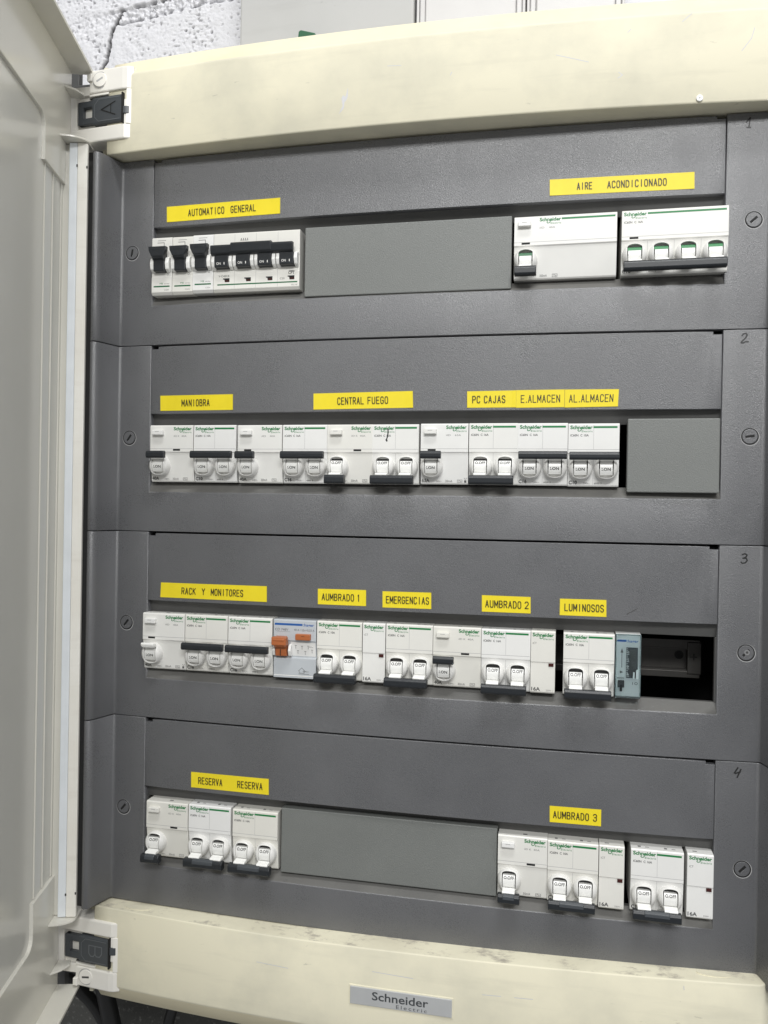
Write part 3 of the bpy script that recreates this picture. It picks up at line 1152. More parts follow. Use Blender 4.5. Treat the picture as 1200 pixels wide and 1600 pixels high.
def hub_mesh():
    m = MB()
    # slot outline (arch on top), then loft to the circular foot
    sl = []
    hw = 5.1
    zt, zb = 7.4, -7.0
    for a in range(9):
        t = math.pi * a / 8
        sl.append((hw * math.cos(t), zt - 2.2 + 2.2 * math.sin(t)))
    for a in range(9):
        t = math.pi + math.pi * a / 8
        sl.append((hw * math.cos(t), zb + 2.2 + 2.2 * math.sin(t)))
    pts = []
    for i in range(len(sl)):
        p, q = Vector(sl[i]), Vector(sl[(i + 1) % len(sl)])
        n = 5 if (q - p).length > 5 else 1
        for k in range(n):
            pts.append(p.lerp(q, k / n))
    n = len(pts)
    vs, fs = [], []
    T = (0.0, 0.08, 0.35, 0.65, 0.85, 1.0)
    vs += [(p.x, 1.5, p.y) for p in pts]
    for t in T:
        for p in pts:
            c = p.normalized() * RH
            c.x = max(-8.85, min(8.85, c.x))
            q = p.lerp(c, t)
            r = min(1.0, q.length / RH)
            y = -6.3 * max(0.0, 1 - r ** 2.3) ** 0.55 - 0.1
            if t == 0.0:
                y += 0.25
            if t == 1.0:
                y = 3.8
            vs.append((q.x, y, q.y))
    for k in range(len(T)):
        for i in range(n):
            a, b2 = k * n + i, k * n + (i + 1) % n
            fs.append((a, b2, b2 + n, a + n))
    m.add(vs, fs, HUBM, True)
    m.rect(-5.1, 5.1, 0, 7.6, 1.4, DARKG)  # slot floor: shade painted in as a dark upper half
    m.rect(-5.1, 5.1, -7.2, 0, 1.4, HUBM)
    return m


def lever_mesh(on, flag=None, bare=False):
    """rotor drum with its paddle, local to the hub centre; on = paddle up"""
    m = MB()
    sg = 1 if on else -1
    hw = 4.3
    n = 12
    a0, a1 = (math.radians(-42), math.radians(62)) if on else (math.radians(-62), math.radians(37))
    if flag:
        a1 = math.radians(20)
    vs = []
    for i in range(n + 1):
        a = a0 + (a1 - a0) * i / n
        for x in (-hw, hw):
            vs.append((x, RY - RR * math.cos(a), RR * math.sin(a)))
    m.add(vs, [(2 * i, 2 * i + 1, 2 * i + 3, 2 * i + 2) for i in range(n)], WHITE2, True)
    for x in (-hw, hw):                      # cheeks of the drum
        vv = [(x, RY, 0)] + [(x, RY - RR * math.cos(a0 + (a1 - a0) * i / n), RR * math.sin(a0 + (a1 - a0) * i / n)) for i in range(n + 1)]
        m.add(vv, [(0, i + 1, i + 2) for i in range(n)], WHITE2)
    # edge of the drum where it dives into the slot
    e = a0 if on else a1
    ye, ze = RY - RR * math.cos(e), RR * math.sin(e)
    m.add([(-hw, ye, ze), (hw, ye, ze), (hw, 1.2, ze * 0.9), (-hw, 1.2, ze * 0.9)], [(0, 1, 2, 3)], WHITE2 if not flag else flag)
    # paddle
    if on:
        pr = [(-3.2, 4.6), (-8.4, 5.8), (-8.8, 8.6), (-7.8, 9.4), (-2.0, 7.2)]
    else:
        pr = [(-3.2, -4.4), (-8.6, -5.0), (-9.4, -5.9), (-8.8, -7.2), (-2.0, -7.2)]
    m.prism_x(pr, -4.5, 4.5, WHITE2, 0.4)

    def fy(x, z):
        return RY - math.sqrt(max(0.01, RR * RR - z * z)) - 0.06
    if bare:
        m.prism_x([(-3.0, 5.4), (-8.6, 6.4), (-9.2, 8.4), (-8.2, 9.6), (-3.0, 7.8)] if on else pr, -5.4, 5.4, WHITE2, 0.6)
    if on:
        m.text('I.ON', -3.2, -1.8, 0, 2.0, INK, width=6.2, fy=fy, bold=0.03)
    elif not flag:
        m.text('O.OFF', -3.7, 1.9, 0, 2.0, INK, width=7.4, fy=fy, bold=0.03)
    if flag:
        m.add([(-4.7, -3.2, 2.6), (4.7, -3.2, 2.6), (4.7, -1.9, 5.2), (-4.7, -1.9, 5.2)], [(0, 1, 2, 3)], flag)
    return m


HUB = hub_mesh().build('hub').data
LEV = {(True, None): lever_mesh(True).build('lever').data, (False, None): lever_mesh(False).build('lever').data,
       (False, 'g'): lever_mesh(False, GREEN).build('lever').data, (False, 'd'): lever_mesh(False, GREEND).build('lever').data,
       (True, 'bare'): lever_mesh(True, None, True).build('lever').data}
for o in list(scene.objects):
    if o.name.split('.')[0] in ('hub', 'lever'):
        bpy.data.objects.remove(o)


def bar_mesh(x0, x1, on, notch=False):
    m = MB()
    f = 2.0 if on else 0.0
    x0 += 0.9
    z0, z1 = (18.5, 24.2) if on else (-0.2, 6.4)
    m.prism_x([(f - 11.8, z0 + 1.2), (f - 11.8, z1 - 1.6), (f - 10.6, z1), (-6.6, z1), (-5.6, z1 - 0.8), (-5.6, z0 + 0.6), (-6.4, z0), (f - 10.8, z0)], x0, x1, BLACK, 0.45)
    if notch:                                # finger scoop on the tie bar
        xm = (x0 + x1) / 2
        m.prism_x([(-12.3, z1 - 3.2), (-12.0, z1 - 0.8), (-10.2, z1 + 0.5), (-7.6, z1 + 0.25), (-7.6, z1 - 3.2)], xm - (x1 - x0) * 0.26, xm + (x1 - x0) * 0.26, CLIP, 0.4)
    return m


def pole(root, x, key):
    h = inst(HUB, 'lever_hub', root, (x, 0, ZC))
    inst(LEV[key], 'lever', root, (x, 0, ZC))
    return h


def breaker(X, row, poles, on, amp, label, width=None, mark='C 16A', pen=False, bottom=True):
    top = SEAMS[row] - 65.1
    w = width or poles * 17.85
    root = empty('circuit_breaker', (X, DEV_Y, top - H), label, 'circuit breaker', 'white modular breakers with one tie bar')
    m = MB()
    body(m, w)
    pw = w / poles
    for k in range(1, poles):
        if poles == 2:
            m.rect(k * pw - 0.1, k * pw + 0.1, 26.6, 44.0, -0.03, GREYL)
        m.add([(k * pw - 0.1, 3.5, 1.4), (k * pw + 0.1, 3.5, 1.4), (k * pw + 0.1, 0.86, 23.0), (k * pw - 0.1, 0.86, 23.0)], [(0, 1, 2, 3)], GREYL)
    schneider(m, 1.5, -0.05, w=pw - 2.3)
    m.rect(pw - 0.3, w - 1.6, 41.6, 42.95, -0.05, GREEN)
    m.text('iC60N', 1.6, 35.7, -0.05, 1.6, INKG, width=5.6, bold=0.02)
    m.text(mark, 8.6, 35.7, -0.05, 1.6, INKG, width=5.8, bold=0.02)
    if bottom:
        m.text(amp, 0.9, 1.7, 3.1, 2.5, INKG, width=5.8, bold=0.03)
        m.text('230V~', 11.0, 1.8, 3.1, 1.2, INKL, width=4.6)
        if poles > 1:
            m.text('6000', pw + 1.0, 1.8, 3.1, 1.2, INKG, width=3.6)
            m.text('3', pw + 5.2, 1.8, 3.1, 1.2, INKG, width=0.8)
    for k in range(poles):                   # print on the upper shoulder
        m.add([(k * pw + 5 + q * 2.0, 4 + 0.0, 45.04) for q in (0, 1)] + [(k * pw + 5 + q * 2.0, 6.5, 45.04) for q in (1, 0)], [(0, 1, 2, 3)], INKL)
        m.add([(k * pw + 10 + q * 2.6, 4.4, 45.04) for q in (0, 1)] + [(k * pw + 10 + q * 2.6, 5.4, 45.04) for q in (1, 0)], [(0, 1, 2, 3)], INKL)
    if pen:
        m.stroke([(12.0, 41.6), (12.2, 39), (11.8, 36), (10.9, 33.0)], 0.9, -0.08, INK)
        m.stroke([(10.9, 33.4), (11.3, 32.6)], 1.2, -0.085, INK)
    if poles == 4:
        m.rect(5.5, 11.5, 24.6, 26.0, -0.06, BLACKD)
    m.build('body', root)
    for k in range(poles):
        pole(root, (k + 0.5) * pw, (on, None) if poles != 4 else (False, 'g'))
    bar_mesh(0.2, w - (0.4 if on else 2.4), on, notch=not on and row == 3).build('tie_bar', root)
    return root


def rcd(X, row, on, amp, label, kind='iID', win=5.5, width=None, mods=2, bare=False, ma='30mA', extra=False):
    top = SEAMS[row] - 65.1
    w = width or mods * 17.85
    root = empty('residual_current_switch', (X, DEV_Y, top - H), label, 'residual current device', 'white residual current switches with a test button')
    m = MB()
    body(m, w)
    lx = w - 16.6 if mods == 2 else 18.2
    schneider(m, lx, -0.05, w=15.2)
    if mods == 4:
        m.rect(lx + 15.6, w - 1.4, 41.6, 42.95, -0.05, GREEN)
    m.text(kind, lx, 35.7, -0.05, 1.35, INKL, width=3.4 if kind == 'iID' else 5.0)
    m.text(amp, lx + 6.6, 35.7, -0.05, 1.35, INKL, width=4.4)
    m.rect(win, win + 6, 24.7, 26.1, -0.06, BLACKD)
    if on or bare:
        m.text(amp, 0.9, 1.7, 3.1, 2.5, INKG, width=5.8, bold=0.02)
    m.text('230V~', 11.5, 1.8, 3.1, 1.2, INKL, width=4.4)
    m.text(ma, 18.6, 1.8, 3.1, 1.7, INKL, width=5.2)
    m.stroke([(27.6, 1.7), (31.2, 1.7), (31.2, 3.5), (27.6, 3.5), (27.6, 1.7)], 0.22, 3.1, INKL)
    m.stroke([(28.2, 2.6), (29.2, 3.0), (30, 2.2), (30.7, 2.6)], 0.2, 3.09, INKL)
    if extra:
        m.ring(w - 2.2, 4.9, 3.1, 0.7, 1.0, INKL, 12)
        m.rect(w - 3.0, w - 1.4, 1.6, 3.2, 3.1, INKG)
    m.add([(18 + q * 3.0, 4, 45.04) for q in (0, 1)] + [(18 + q * 3.0, 6.2, 45.04) for q in (1, 0)], [(0, 1, 2, 3)], INKL)
    m.build('body', root)
    b2 = MB()
    b2.box(2.9, 12.2, -3.4, 0.4, 37.1, 40.9, WHITE, 0.5)
    b2.rect(5.8, 9.2, 39.5, 39.9, -3.44, GREYL)
    b2.build('test_button', root)
    pole(root, 8.6, (True, 'bare') if bare else ((on, None) if mods == 2 else (False, 'd')))
    if not bare:
        bar_mesh(0.3, 16.6, on, notch=not on and row == 3).build('tie_bar', root)
    return root


def contactor(X, row, label):
    top = SEAMS[row] - 65.1
    w = 17.6
    root = empty('contactor', (X, DEV_Y, top - H), label, 'contactor', 'narrow white contactors marked 16A')
    m = MB()
    m.prism_x([(0, 22.6), (0, 44.2), (0.8, 45), (46, 45), (46, 0), (1.4, 0), (0.5, 1.0), (0.5, 22.2)], 0.12, w - 0.12, WHITE, 0.2)
    m.rect(0.3, w - 0.3, 22.15, 22.5, 0.45, GREYL)
    schneider(m, 1.3, -0.05, w=15.0)
    m.text('iCT', 1.4, 35.4, -0.05, 1.5, INKG, width=2.8)
    m.text('16A', 0.9, 1.7, 0.44, 2.6, INKG, width=6.2, bold=0.03)
    m.text('250V ~', 11.2, 1.7, 0.44, 1.2, INKL, width=5.2)
    m.add([(4 + q * 3.0, 4, 45.04) for q in (0, 1)] + [(4 + q * 3.0, 5.4, 45.04) for q in (1, 0)], [(0, 1, 2, 3)], INKL)
    m.build('body', root)
    b2 = MB()
    b2.box(12.8, 16.4, -0.15, 1.0, 19.6, 22.0, REDW, 0.2)
    b2.build('indicator_window', root)
    return root


def fuse_switch(X, row, label):
    top = SEAMS[row] - 65.1
    w = 17.55
    root = empty('surge_protector_switch', (X, DEV_Y, top - H - 0.8), label, 'switch', 'single pole switches with black toggles')
    m = MB()
    m.prism_x([(0.4, 14.5), (0.4, 26), (0, 27), (0, 45.0), (0.9, 45.8), (46, 45.8), (46, 0), (1.8, 0), (0, 2.2), (0, 13.8)], 0.12, w - 0.12, WHITE, 0.25)
    m.stroke([(5, 41.5), (10.6, 41.5), (10.6, 36.6)], 0.5, -0.05, INKL)
    m.stroke([(5.2, 43.2), (12, 43.2)], 0.35, -0.05, INKL)
    m.text('O', 13.2, 15.6, -0.05, 1.5, INKG, width=1.7)
    m.text('MB', 7.2, 8.4, -0.05, 1.3, GREEN, width=2.8)
    m.text('series', 11.0, 8.4, -0.05, 1.1, INKL, width=4.4)
    m.rect(2.0, 15.8, 6.2, 7.3, -0.05, GREEND)
    m.text('C32N', 11.2, 3.4, -0.05, 1.1, INKL, width=4.0)
    m.build('body', root)
    t2 = MB()
    t2.prism_x([(-7.0, 36.6), (-7.8, 34.8), (-7.0, 27.5), (-4.8, 26.0), (-4.4, 18.0), (0.6, 17.4), (0.6, 33), (-4.0, 36.8)], 3.6, 13.2, BLACK, 0.6)
    t2.prism_y([(0.6, 36.6), (15.8, 36.6), (15.6, 33.4), (13.2, 28.6), (3.4, 28.6), (0.9, 33.4)], -7.6, -3.6, BLACK, 0.5)
    t2.build('toggle', root)
    for x in (2.2, 15.0):
        l = MB()
        l.prism_x([(-0.0, 17.2), (-3.8, 19.4), (-4.6, 24.0), (-3.6, 28.4), (0, 30.0)], x - 1.6, x + 1.6, WHITE2, 0.6)
        l.build('toggle_cheek', root)
    return root


def check_breaker(X, row, label):
    top = SEAMS[row] - 65.1
    w = 71.0
    root = empty('voltage_protector', (X, DEV_Y, top - H - 1.0), label, 'circuit breaker')
    m = MB()
    m.prism_x([(0.4, 14.5), (0.4, 26), (0, 27), (0, 45.2), (0.9, 46), (46, 46), (46, 0), (1.8, 0), (0, 2.2), (0, 13.8)], 0.12, w - 0.12, WHITE, 0.25)
    for k in (1, 2, 3):
        m.rect(k * 17.75 - 0.1, k * 17.75 + 0.1, 2.5, 44.8, -0.04, GREYL)
    for q in range(4):
        m.stroke([(22.5 + q * 1.7, 39.4), (23.2 + q * 1.7, 41.4), (23.4 + q * 1.7, 39.4)], 0.32, -0.06, INKG)
    m.text('V-CHECK', 4.6, 11.6, -0.05, 1.6, INKG, width=9.2, bold=0.01)
    m.text('C20', 55.2, 7.9, -0.05, 1.5, INKG, width=3.8)
    m.text('CPT', 62.0, 11.8, -0.05, 2.2, INKG, width=5.0, bold=0.03)
    m.rect(62.5, 67.0, 14.3, 14.6, -0.05, INKG)
    m.text('002/100', 64.4, 3.0, -0.05, 1.1, INKL, width=5.2)
    m.rect(3.6, 69.4, 5.2, 6.2, -0.05, GREEND)
    m.build('body', root)
    t2 = MB()
    t2.prism_x([(-7.8, 34.6), (-8.4, 33.4), (-7.4, 28.2), (-5.4, 27.0), (-4.0, 27), (-4.0, 35)], 0.4, 67.6, BLACK, 0.6)
    t2.prism_x([(-7.4, 36.2), (-8.7, 35.0), (-8.0, 28.8), (-5.4, 27.6), (-4.0, 27.4), (-4.0, 36.4)], 17.2, 50.4, BLACK, 0.6)
    t2.build('tie_bar', root)
    for k in range(4):
        x = k * 17.75 + 8.9
        t3 = MB()
        t3.prism_x([(-5.4, 27.6), (-4.9, 18.4), (0.6, 17.6), (0.6, 27.6)], x - 6.0, x + 5.4, BLACK, 0.4)
        t3.text('ON', x - 4.2, 20.0, -5.08, 1.9, WHITE, width=3.6, fy=lambda px, pz: (pz - 18.4) * -0.055, bold=0.01)
        t3.text('I', x + 2.0, 20.0, -5.08, 1.9, WHITE, width=0.6, fy=lambda px, pz: (pz - 18.4) * -0.055, bold=0.01)
        t3.build('toggle', root)
        for dx in (-7.4, 6.9):
            l = MB()
            l.prism_x([(-0.0, 16.6), (-3.8, 18.6), (-5.4, 22.6), (-4.6, 27.0), (0, 29.0)], x + dx - 1.35, x + dx + 1.35, WHITE2, 0.6)
            l.build('toggle_cheek', root)
        wd = MB()
        wd.prism_y([(x - 0.6, 10.6), (x + 4.8, 10.6), (x + 4.8, 7.6), (x + 1.0, 7.6), (x + 0.6, 9.6), (x - 0.6, 9.9)], -0.12, 0.6, BLACKD)
        wd.rect(x + 1.3, x + 4.4, 7.9, 9.0, -0.16, REDW)
        wd.build('indicator_window', root)
    return root


# --- row 1
fuse_switch(-214.8, 0, 'single pole switch with black toggle, first from the left end of the top row')
fuse_switch(-197.2, 0, 'single pole switch with black toggle, middle one of the three in the top row')
fuse_switch(-179.7, 0, 'single pole switch with black toggle, directly left of the long black tie bar')
check_breaker(-162.1, 0, 'white four pole protector with long stepped black tie bar and V-CHECK print')
rcd(71.9, 0, False, '40A', 'wide four module residual current switch right of the long grey blanking plate', mods=4, width=72.4, win=5.5, ma='300mA')
breaker(147.2, 0, 4, False, 'C16', 'four pole breaker with four green flags under the AIRE ACONDICIONADO label', width=71.4)
# --- row 2
rcd(-213.9, 1, True, '40A', 'residual current switch, on, at the left end under the MANIOBRA label', kind='iID K', win=20, width=37.0)
breaker(-176.4, 1, 2, True, 'C10', 'two pole C10 breaker, on, under the right half of the MANIOBRA label', mark='C 10A')
rcd(-139.2, 1, True, '40A', 'residual current switch, on, right of the MANIOBRA pair', win=5.5, width=36.4, ma='300mA')
breaker(-102.5, 1, 2, True, 'C16', 'two pole C16 breaker, on, just left of the CENTRAL FUEGO pair')
rcd(-66.9, 1, False, '40A', 'residual current switch, off, under the CENTRAL FUEGO label', kind='iID K', win=21)
breaker(-31.6, 1, 2, False, 'C16', 'two pole breaker, off, with a black pen stroke across its maker mark', pen=True)
rcd(5.4, 1, True, '63A', '63A residual current switch, on, left of the breaker under PC CAJAS', win=5.5, extra=True)
breaker(41.4, 1, 2, False, 'C16', 'two pole breaker, off, under the PC CAJAS label')
breaker(77.0, 1, 2, True, 'C16', 'two pole C16 breaker, on, under the E.ALMACEN label')
breaker(112.7, 1, 2, True, 'C10', 'two pole C10 breaker, on, under the AL.ALMACEN label', mark='C 10A')
# --- row 3
rcd(-218.0, 2, True, '40A', 'residual current switch with bare white lever and no black bar, under RACK Y MONITORES', win=5.0, width=36.4, bare=True, extra=True)
breaker(-181.2, 2, 2, True, 'C16', 'two pole C16 breaker, on, second unit under RACK Y MONITORES', width=36.0)
breaker(-144.8, 2, 2, True, 'C16', 'two pole C16 breaker, on, touching the orange levered unit', width=36.4)
breaker(-72.6, 2, 2, False, 'C10', 'two pole breaker, off, under the AUMBRADO 1 label', mark='C 10A')
contactor(-36.4, 2, 'narrow 16A contactor between the AUMBRADO 1 and EMERGENCIAS breakers')
breaker(-18.5, 2, 2, False, 'C16', 'two pole breaker, off, under the EMERGENCIAS label')
rcd(17.4, 2, True, '40A', 'residual current switch, on, between the EMERGENCIAS and AUMBRADO 2 breakers', kind='iID K', win=21)
breaker(53.2, 2, 2, False, 'C16', 'two pole breaker, off, under the AUMBRADO 2 label')
contactor(88.9, 2, 'narrow 16A contactor right of the AUMBRADO 2 breaker, beside a dark gap')
breaker(111.9, 2, 2, False, 'C10', 'two pole breaker, off, under the LUMINOSOS label', mark='C 10A')
# --- row 4
rcd(-212.0, 3, False, '40A', 'residual current switch, off, at the left end of the bottom row', kind='iID K', win=21)
breaker(-175.8, 3, 2, False, 'C16', 'two pole breaker, off, middle unit under the RESERVA label')
breaker(-138.6, 3, 2, False, 'C16', 'two pole breaker, off, left of the bottom row blanking plate', width=37.2)
rcd(67.6, 3, False, '40A', 'residual current switch, off, right of the bottom row blanking plate', kind='iID K', win=21)
breaker(103.3, 3, 2, False, 'C10', 'two pole breaker, off, under the AUMBRADO 3 label', mark='C 10A')
contactor(139.2, 3, 'narrow 16A contactor right of the AUMBRADO 3 breaker')
breaker(160.9, 3, 2, False, 'C16', 'two pole breaker, off, near the right end of the bottom row')
contactor(198.6, 3, 'narrow 16A contactor at the right end of the bottom row')


def orange_rcd():
    X, top = -107.4, SEAMS[2] - 65.4
    w = 34.4
    root = empty('residual_current_breaker', (X, DEV_Y, top - H), 'grey residual current breaker with orange lever and orange test button', 'residual current device')
    m = MB()
    m.prism_x([(0.0, 29), (0, 44.4), (0.8, 45), (46, 45), (46, 0), (1.2, 0), (1.2, 15.4), (3.0, 16.0), (1.0, 28.6)], 0.12, w - 0.12, GREYW, 0.25)
    m.rect(1.0, 23.4, 40.6, 42.2, -0.05, BLUE)
    m.text(':hager', 24.0, 40.4, -0.05, 2.2, BLUE, width=8.6, bold=0.02)
    m.text('CD 748V', 1.4, 36.4, -0.05, 1.9, INKG, width=10.6)
    m.rect(3.0, 13.6, 35.6, 35.8, -0.05, INKL)
    m.text('40 A / I\u0394n=0,03 A', 16.6, 36.6, -0.05, 1.7, INKG, width=16.4)
    sl = lambda x, z: (28.6 - z) / 12.6 * 2.0 + 1.0
    m.add([(14, sl(0, 17) - 0.06, 17), (33.6, sl(0, 17) - 0.06, 17), (33.6, sl(0, 27.8) - 0.06, 27.8), (14, sl(0, 27.8) - 0.06, 27.8)], [(0, 1, 2, 3)], WHITE)
    for k, (a, c) in enumerate(((17, 25), (18.6, 21), (22, 24.6), (24.5, 20.6), (27, 25), (30, 22))):
        m.stroke([(a, c), (a + 1.2, c - 1.4), (a, c - 2.8)], 0.25, -0.12, INKL, fy=None) if False else None
        m.add([(a + u, sl(0, c + v) - 0.12, c + v) for u, v in ((0, 0), (1.6, 0), (1.6, 0.35), (0, 0.35))], [(0, 1, 2, 3)], INKG)
        m.add([(a + u, sl(0, c + v) - 0.12, c + v) for u, v in ((0.6, -2.4), (0.9, -2.4), (0.9, -0.3), (0.6, -0.3))], [(0, 1, 2, 3)], INKG)
    m.text('AC', 28.4, 24.0, 1.55, 1.6, INKG, width=3.4)
    m.rect(0.6, w - 0.6, 2.2, 13.4, 1.15, GREYW)
    m.stroke([(20.2, 5.6), (23, 8.2), (25.8, 5.6)], 0.3, 1.12, INKG)
    m.stroke([(21, 5.9), (21, 4.2), (25, 4.2), (25, 5.9)], 0.3, 1.116, INKG)
    m.text('9/01', 23.8, 4.8, 1.13, 1.3, INKG, width=4.4)
    m.rect(20.4, 29.0, 3.3, 3.6, 1.12, INKG)
    m.rect(0.4, w - 0.4, 1.6, 2.2, 1.1, WHITE2)
    m.build('body', root)
    t2 = MB()
    t2.prism_x([(-8.0, 32.0), (-8.8, 30.4), (-7.2, 25.2), (-3.0, 23.6), (-2.4, 17.2), (2.6, 16.6), (2.6, 28), (-1, 32.6)], 2.6, 11.6, ORANGE, 0.5)
    t2.box(1.2, 13.0, -8.4, -3.0, 26.0, 32.4, ORANGE, 0.7)
    t2.rect(6.6, 7.2, 17.6, 22.6, -3.05, INK)
    t2.build('lever', root)
    b2 = MB()
    b2.box(18.6, 30.4, -3.2, 1.0, 30.0, 34.6, ORANGE, 0.5)
    b2.rect(23.6, 26.0, 33.0, 33.3, -3.24, INK)
    b2.build('test_button', root)
    for x in (1.2, 13.8):
        l = MB()
        l.prism_x([(1.6, 16.4), (-1.6, 17.6), (-3.0, 21.4), (-1.6, 25.0), (1.4, 26.4)], x - 1.0, x + 1.0, WHITE, 0.4)
        l.build('lever_cheek', root)


orange_rcd()


def timer():
    X, top = 147.9, SEAMS[2] - 64.6
    w = 17.4
    root = empty('time_switch', (X, DEV_Y, top - H), 'slim time switch with clear bluish cover beside the empty place', 'timer')
    m = MB()
    m.box(0.15, w - 0.15, 2.5, 46, 0.6, 45, TIMERB, 0.3)
    m.rect(1.2, 7.6, 39.2, 40.6, 2.4, BLUE)
    m.text(':hager', 7.8, 38.9, 2.4, 2.0, BLUE, width=8.0, bold=0.02)
    m.stroke([(4.6, 21.0), (4.6, 33.4)], 0.4, 2.42, INKG)
    m.add([(3.6, 2.40, 31.4), (5.6, 2.40, 31.4), (4.6, 2.40, 34.6)], [(0, 1, 2)], INKG)
    m.add([(3.4, 2.40, 16.6), (5.8, 2.40, 17.6), (3.4, 2.40, 18.8)], [(0, 1, 2)], INKG)
    m.text('auto', 1.6, 13.0, 2.4, 1.5, INK, width=4.8)
    m.text('I O', 12.0, 9.0, 2.4, 2.0, INK, width=3.6, bold=0.01)
    m.build('body', root)
    d = MB()
    d.box(7.6, 15.4, 1.6, 2.6, 13.8, 35.4, CLIP)
    n = 16
    vs = []
    for i in range(n + 1):
        a = math.radians(-80 + 160 * i / n)
        for x in (9.8, 14.6):
            vs.append((x, 2.4 - 1.9 * math.cos(a), 24.7 + 10.4 * math.sin(a)))
    d.add(vs, [(2 * i, 2 * i + 1, 2 * i + 3, 2 * i + 2) for i in range(n)], DARKG, True)
    for i in range(16):
        z = 15 + i * 1.28
        d.rect(7.8, 9.6 if i % 4 == 0 else 8.7, z, z + 0.35, 1.55, WHITE)
    for i, tx in enumerate(('6', '9', '12', '15')):
        d.text(tx, 7.9, 16.0 + i * 5.1, 1.5, 1.5, WHITE, width=1.6)
    d.build('dial', root)
    s = MB()
    s.box(2.0, 6.4, 0.4, 2.6, 7.0, 12.0, DARKG, 0.3)
    s.box(3.4, 5.0, -0.6, 1.0, 4.4, 9.4, INK, 0.3)
    s.build('slider', root)
    s = MB()
    s.box(12.2, 13.4, -0.2, 2.0, 13.6, 18.2, WHITE2, 0.3)
    s.box(14.2, 15.8, -0.4, 2.0, 13.6, 20.0, WHITE2, 0.3)
    s.build('pointer', root)
    c = MB()
    c.box(0.1, w - 0.1, -1.6, -0.9, 0.2, 44.8, CLEAR, 0.2)
    for x0, x1 in ((0.1, 0.7), (w - 0.7, w - 0.1)):
        c.box(x0, x1, -0.88, 2.4, 0.2, 44.8, CLEAR)
    for z0, z1 in ((0.2, 0.8), (44.2, 44.8)):
        c.box(0.75, w - 0.75, -0.88, 2.4, z0, z1, CLEAR)
    c.build('clear_cover', root)


timer()


# ------------------------------------------------------------------ blanking plates
def blank(x0, x1, z0, z1, y, label):
    m = MB()
    w, h = x1 - x0, z1 - z0
    m.box(0, w, 0, 9, 0, h, BLANK, 0.7)
    m.box(2, w - 2, 9, 20, 3, h - 3, BLANK, 0.4)
    o = m.build('blanking_plate', None, (x0, y, z0))
    tag(o, label, 'blanking plate', 'grey blanking plates over unused places')


blank(-86.9, 70.2, 182.7, 235.7, -5.6, 'long grey blanking plate filling the middle of the top row')
blank(153.6, 215.1, 35.8, 87.7, -5.6, 'short grey blanking plate at the right end of the second row')
blank(-99.4, 66.8, -261.6, -211.6, -2.2, 'long grey blanking plate in the dusty bottom row, darker than the top one')

# ------------------------------------------------------------------ yellow tape labels
TAPES = [
    ([(-204.7, 260.5), (-107.8, 260.4), (-107.7, 248.2), (-204.4, 248.2)], [('AUTOMATICO', 296, 352), ('GENERAL', 363, 401)], 261, 438, 0),
    ([(96.6, 260.3), (195.8, 260.4), (196.0, 248.7), (96.8, 248.8)], [('AIRE', 903, 926), ('ACONDICIONADO', 951, 1042)], 859, 1085, 0),
    ([(-207.8, 109.1), (-144.7, 109.2), (-144.5, 96.9), (-207.5, 97.0)], [('MANIOBRA', 285.5, 328)], 251, 364, 0),
    ([(-78.1, 108.5), (-0.9, 109.3), (-0.4, 96.9), (-77.9, 96.3)], [('CENTRAL', 528.6, 569), ('FUEGO', 576, 606.6)], 490, 645, 0),
    ([(39.7, 108.5), (75.2, 108.8), (75.3, 96.5), (39.9, 96.5)], [('PC', 738.7, 750), ('CAJAS', 757, 789)], 730, 806, 0),
    ([(75.0, 108.9), (109.9, 109.1), (110.0, 96.4), (75.1, 96.2)], [('E.ALMACEN', 814.5, 874)], 806, 882, 1),
    ([(109.5, 109.0), (147.3, 108.9), (146.8, 96.7), (109.6, 96.1)], [('AL.ALMACEN', 890, 958.5)], 882, 967, 2),
    ([(-204.5, -40.8), (-113.6, -40.3), (-113.4, -52.5), (-204.9, -52.6)], [('RACK', 286, 307.5), ('Y', 318, 322), ('MONITORES', 332.5, 381)], 252, 417, 0),
    ([(-72.0, -40.6), (-34.1, -40.2), (-33.9, -52.3), (-71.8, -52.4)], [('AUMBRADO', 503.7, 553), ('1', 558.5, 562.5)], 497, 572, 0),
    ([(-21.3, -40.6), (15.6, -40.3), (15.8, -52.4), (-21.1, -52.7)], [('EMERGENCIAS', 604, 670)], 598, 674, 0),
    ([(53.0, -40.7), (88.1, -40.8), (88.3, -52.7), (53.2, -52.7)], [('AUMBRADO', 759, 814), ('2', 820.5, 825.5)], 753, 829, 0),
    ([(108.9, -41.2), (141.2, -41.0), (141.4, -53.1), (108.9, -53.0)], [('LUMINOSOS', 883, 943)], 875, 947.5, 0),
    ([(-175.2, -190.2), (-109.4, -189.6), (-109.2, -201.9), (-175.0, -202.3)], [('RESERVA', 311, 348), ('RESERVA', 372.5, 410)], 299, 420, 0),
    ([(104.2, -190.6), (140.2, -190.5), (140.2, -202.3), (104.4, -202.2)], [('AUMBRADO', 865, 920), ('3', 927.5, 932.5)], 859, 939.5, 0),
]
TAPE_WORDS = ['AUTOMATICO GENERAL', 'AIRE ACONDICIONADO', 'MANIOBRA', 'CENTRAL FUEGO', 'PC CAJAS', 'E.ALMACEN', 'AL.ALMACEN', 'RACK Y MONITORES',
              'AUMBRADO 1', 'EMERGENCIAS', 'AUMBRADO 2', 'LUMINOSOS', 'RESERVA RESERVA', 'AUMBRADO 3']
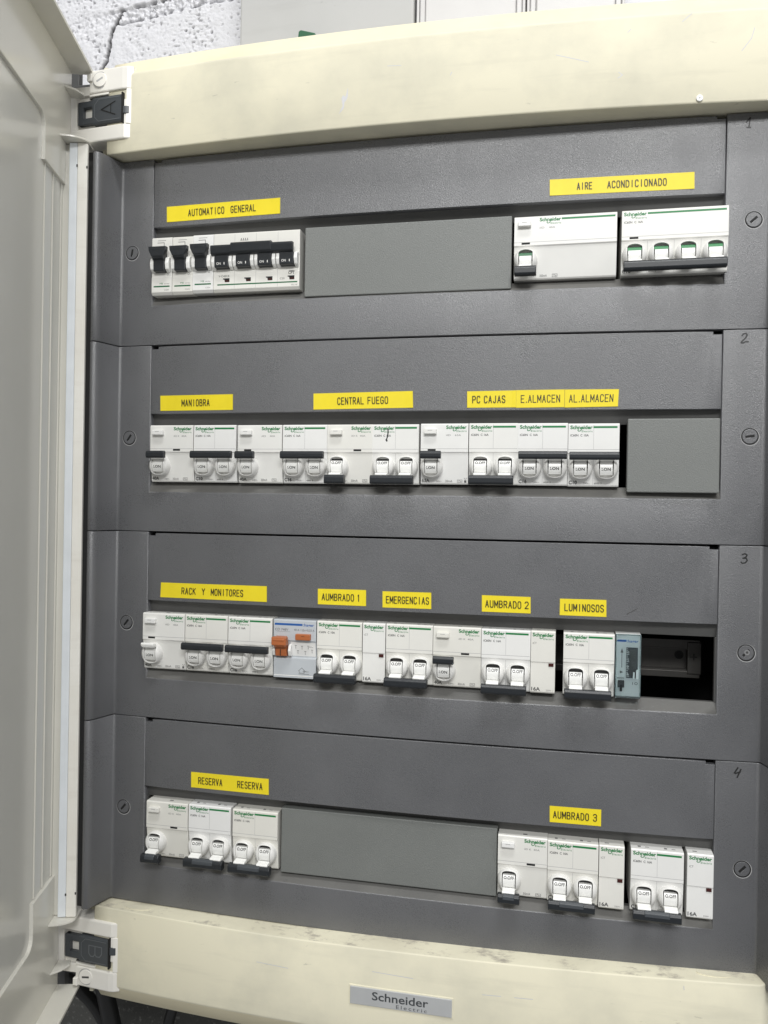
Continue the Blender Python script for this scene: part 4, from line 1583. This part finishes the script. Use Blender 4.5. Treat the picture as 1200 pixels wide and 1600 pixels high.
for (q, words, p0, p1, lift), say in zip(TAPES, TAPE_WORDS):
    m = MB()
    cx = sum(a for a, _ in q) / 4
    cz = sum(c for _, c in q) / 4
    cy = yp(cx)
    nseg = 12
    th = 0.22 + 0.12 * lift

    def P(u, v, y):                          # u along the strip, v up it
        tx = q[3][0] + (q[2][0] - q[3][0]) * u
        tz = q[3][1] + (q[2][1] - q[3][1]) * u
        ux = q[0][0] + (q[1][0] - q[0][0]) * u
        uz = q[0][1] + (q[1][1] - q[0][1]) * u
        x, z = tx + (ux - tx) * v, tz + (uz - tz) * v
        return (x - cx, yp(x) - cy + y, z - cz)
    vs, fs = [], []
    for i in range(nseg + 1):
        u = i / nseg
        e = 0.25 * max(0.0, 1 - min(u, 1 - u) * nseg) if not lift else 0.0     # ends lift a trace
        vs += [P(u, 0, -th - e), P(u, 1, -th - e), P(u, 0, -0.02), P(u, 1, -0.02)]
    for i in range(nseg):
        a = 4 * i
        fs += [(a, a + 4, a + 5, a + 1), (a, a + 2, a + 6, a + 4), (a + 1, a + 5, a + 7, a + 3)]
    fs += [(0, 1, 3, 2), (4 * nseg, 4 * nseg + 2, 4 * nseg + 3, 4 * nseg + 1)]
    m.add(vs, fs, YEL)
    if lift:                                 # cut edge over the neighbouring strip
        m.add([P(0.0, 0, -th - 0.03), P(0.011, 0, -th - 0.03), P(0.011, 1, -th - 0.03), P(0.0, 1, -th - 0.03)], [(0, 1, 2, 3)], YELE)
    t3 = MB()
    wmm = q[1][0] - q[0][0]
    for s, a, c in words:
        write(t3, s, (a - p0) / (p1 - p0), (c - p0) / (p1 - p0), 0.0, 1.0, 0.0, INK, 0.01) if False else None
        n0 = len(m.v)
        x0, x1 = (a - p0) / (p1 - p0) * wmm, (c - p0) / (p1 - p0) * wmm
        hq = 12.0
        tm = MB()
        write(tm, s, x0, x1, hq * 0.29, hq * 0.40, 0.0, INK, 0.60)
        m.add([P(x / wmm, z / hq, -th - (0.30 if not lift else 0.05) + y) for x, y, z in tm.v], tm.f, INK)
    o = m.build('yellow_label', None, (cx, cy, cz))
    tag(o, 'yellow tape strip lettered ' + say + ' in black', 'label', 'yellow lettered tape strips above the breakers')
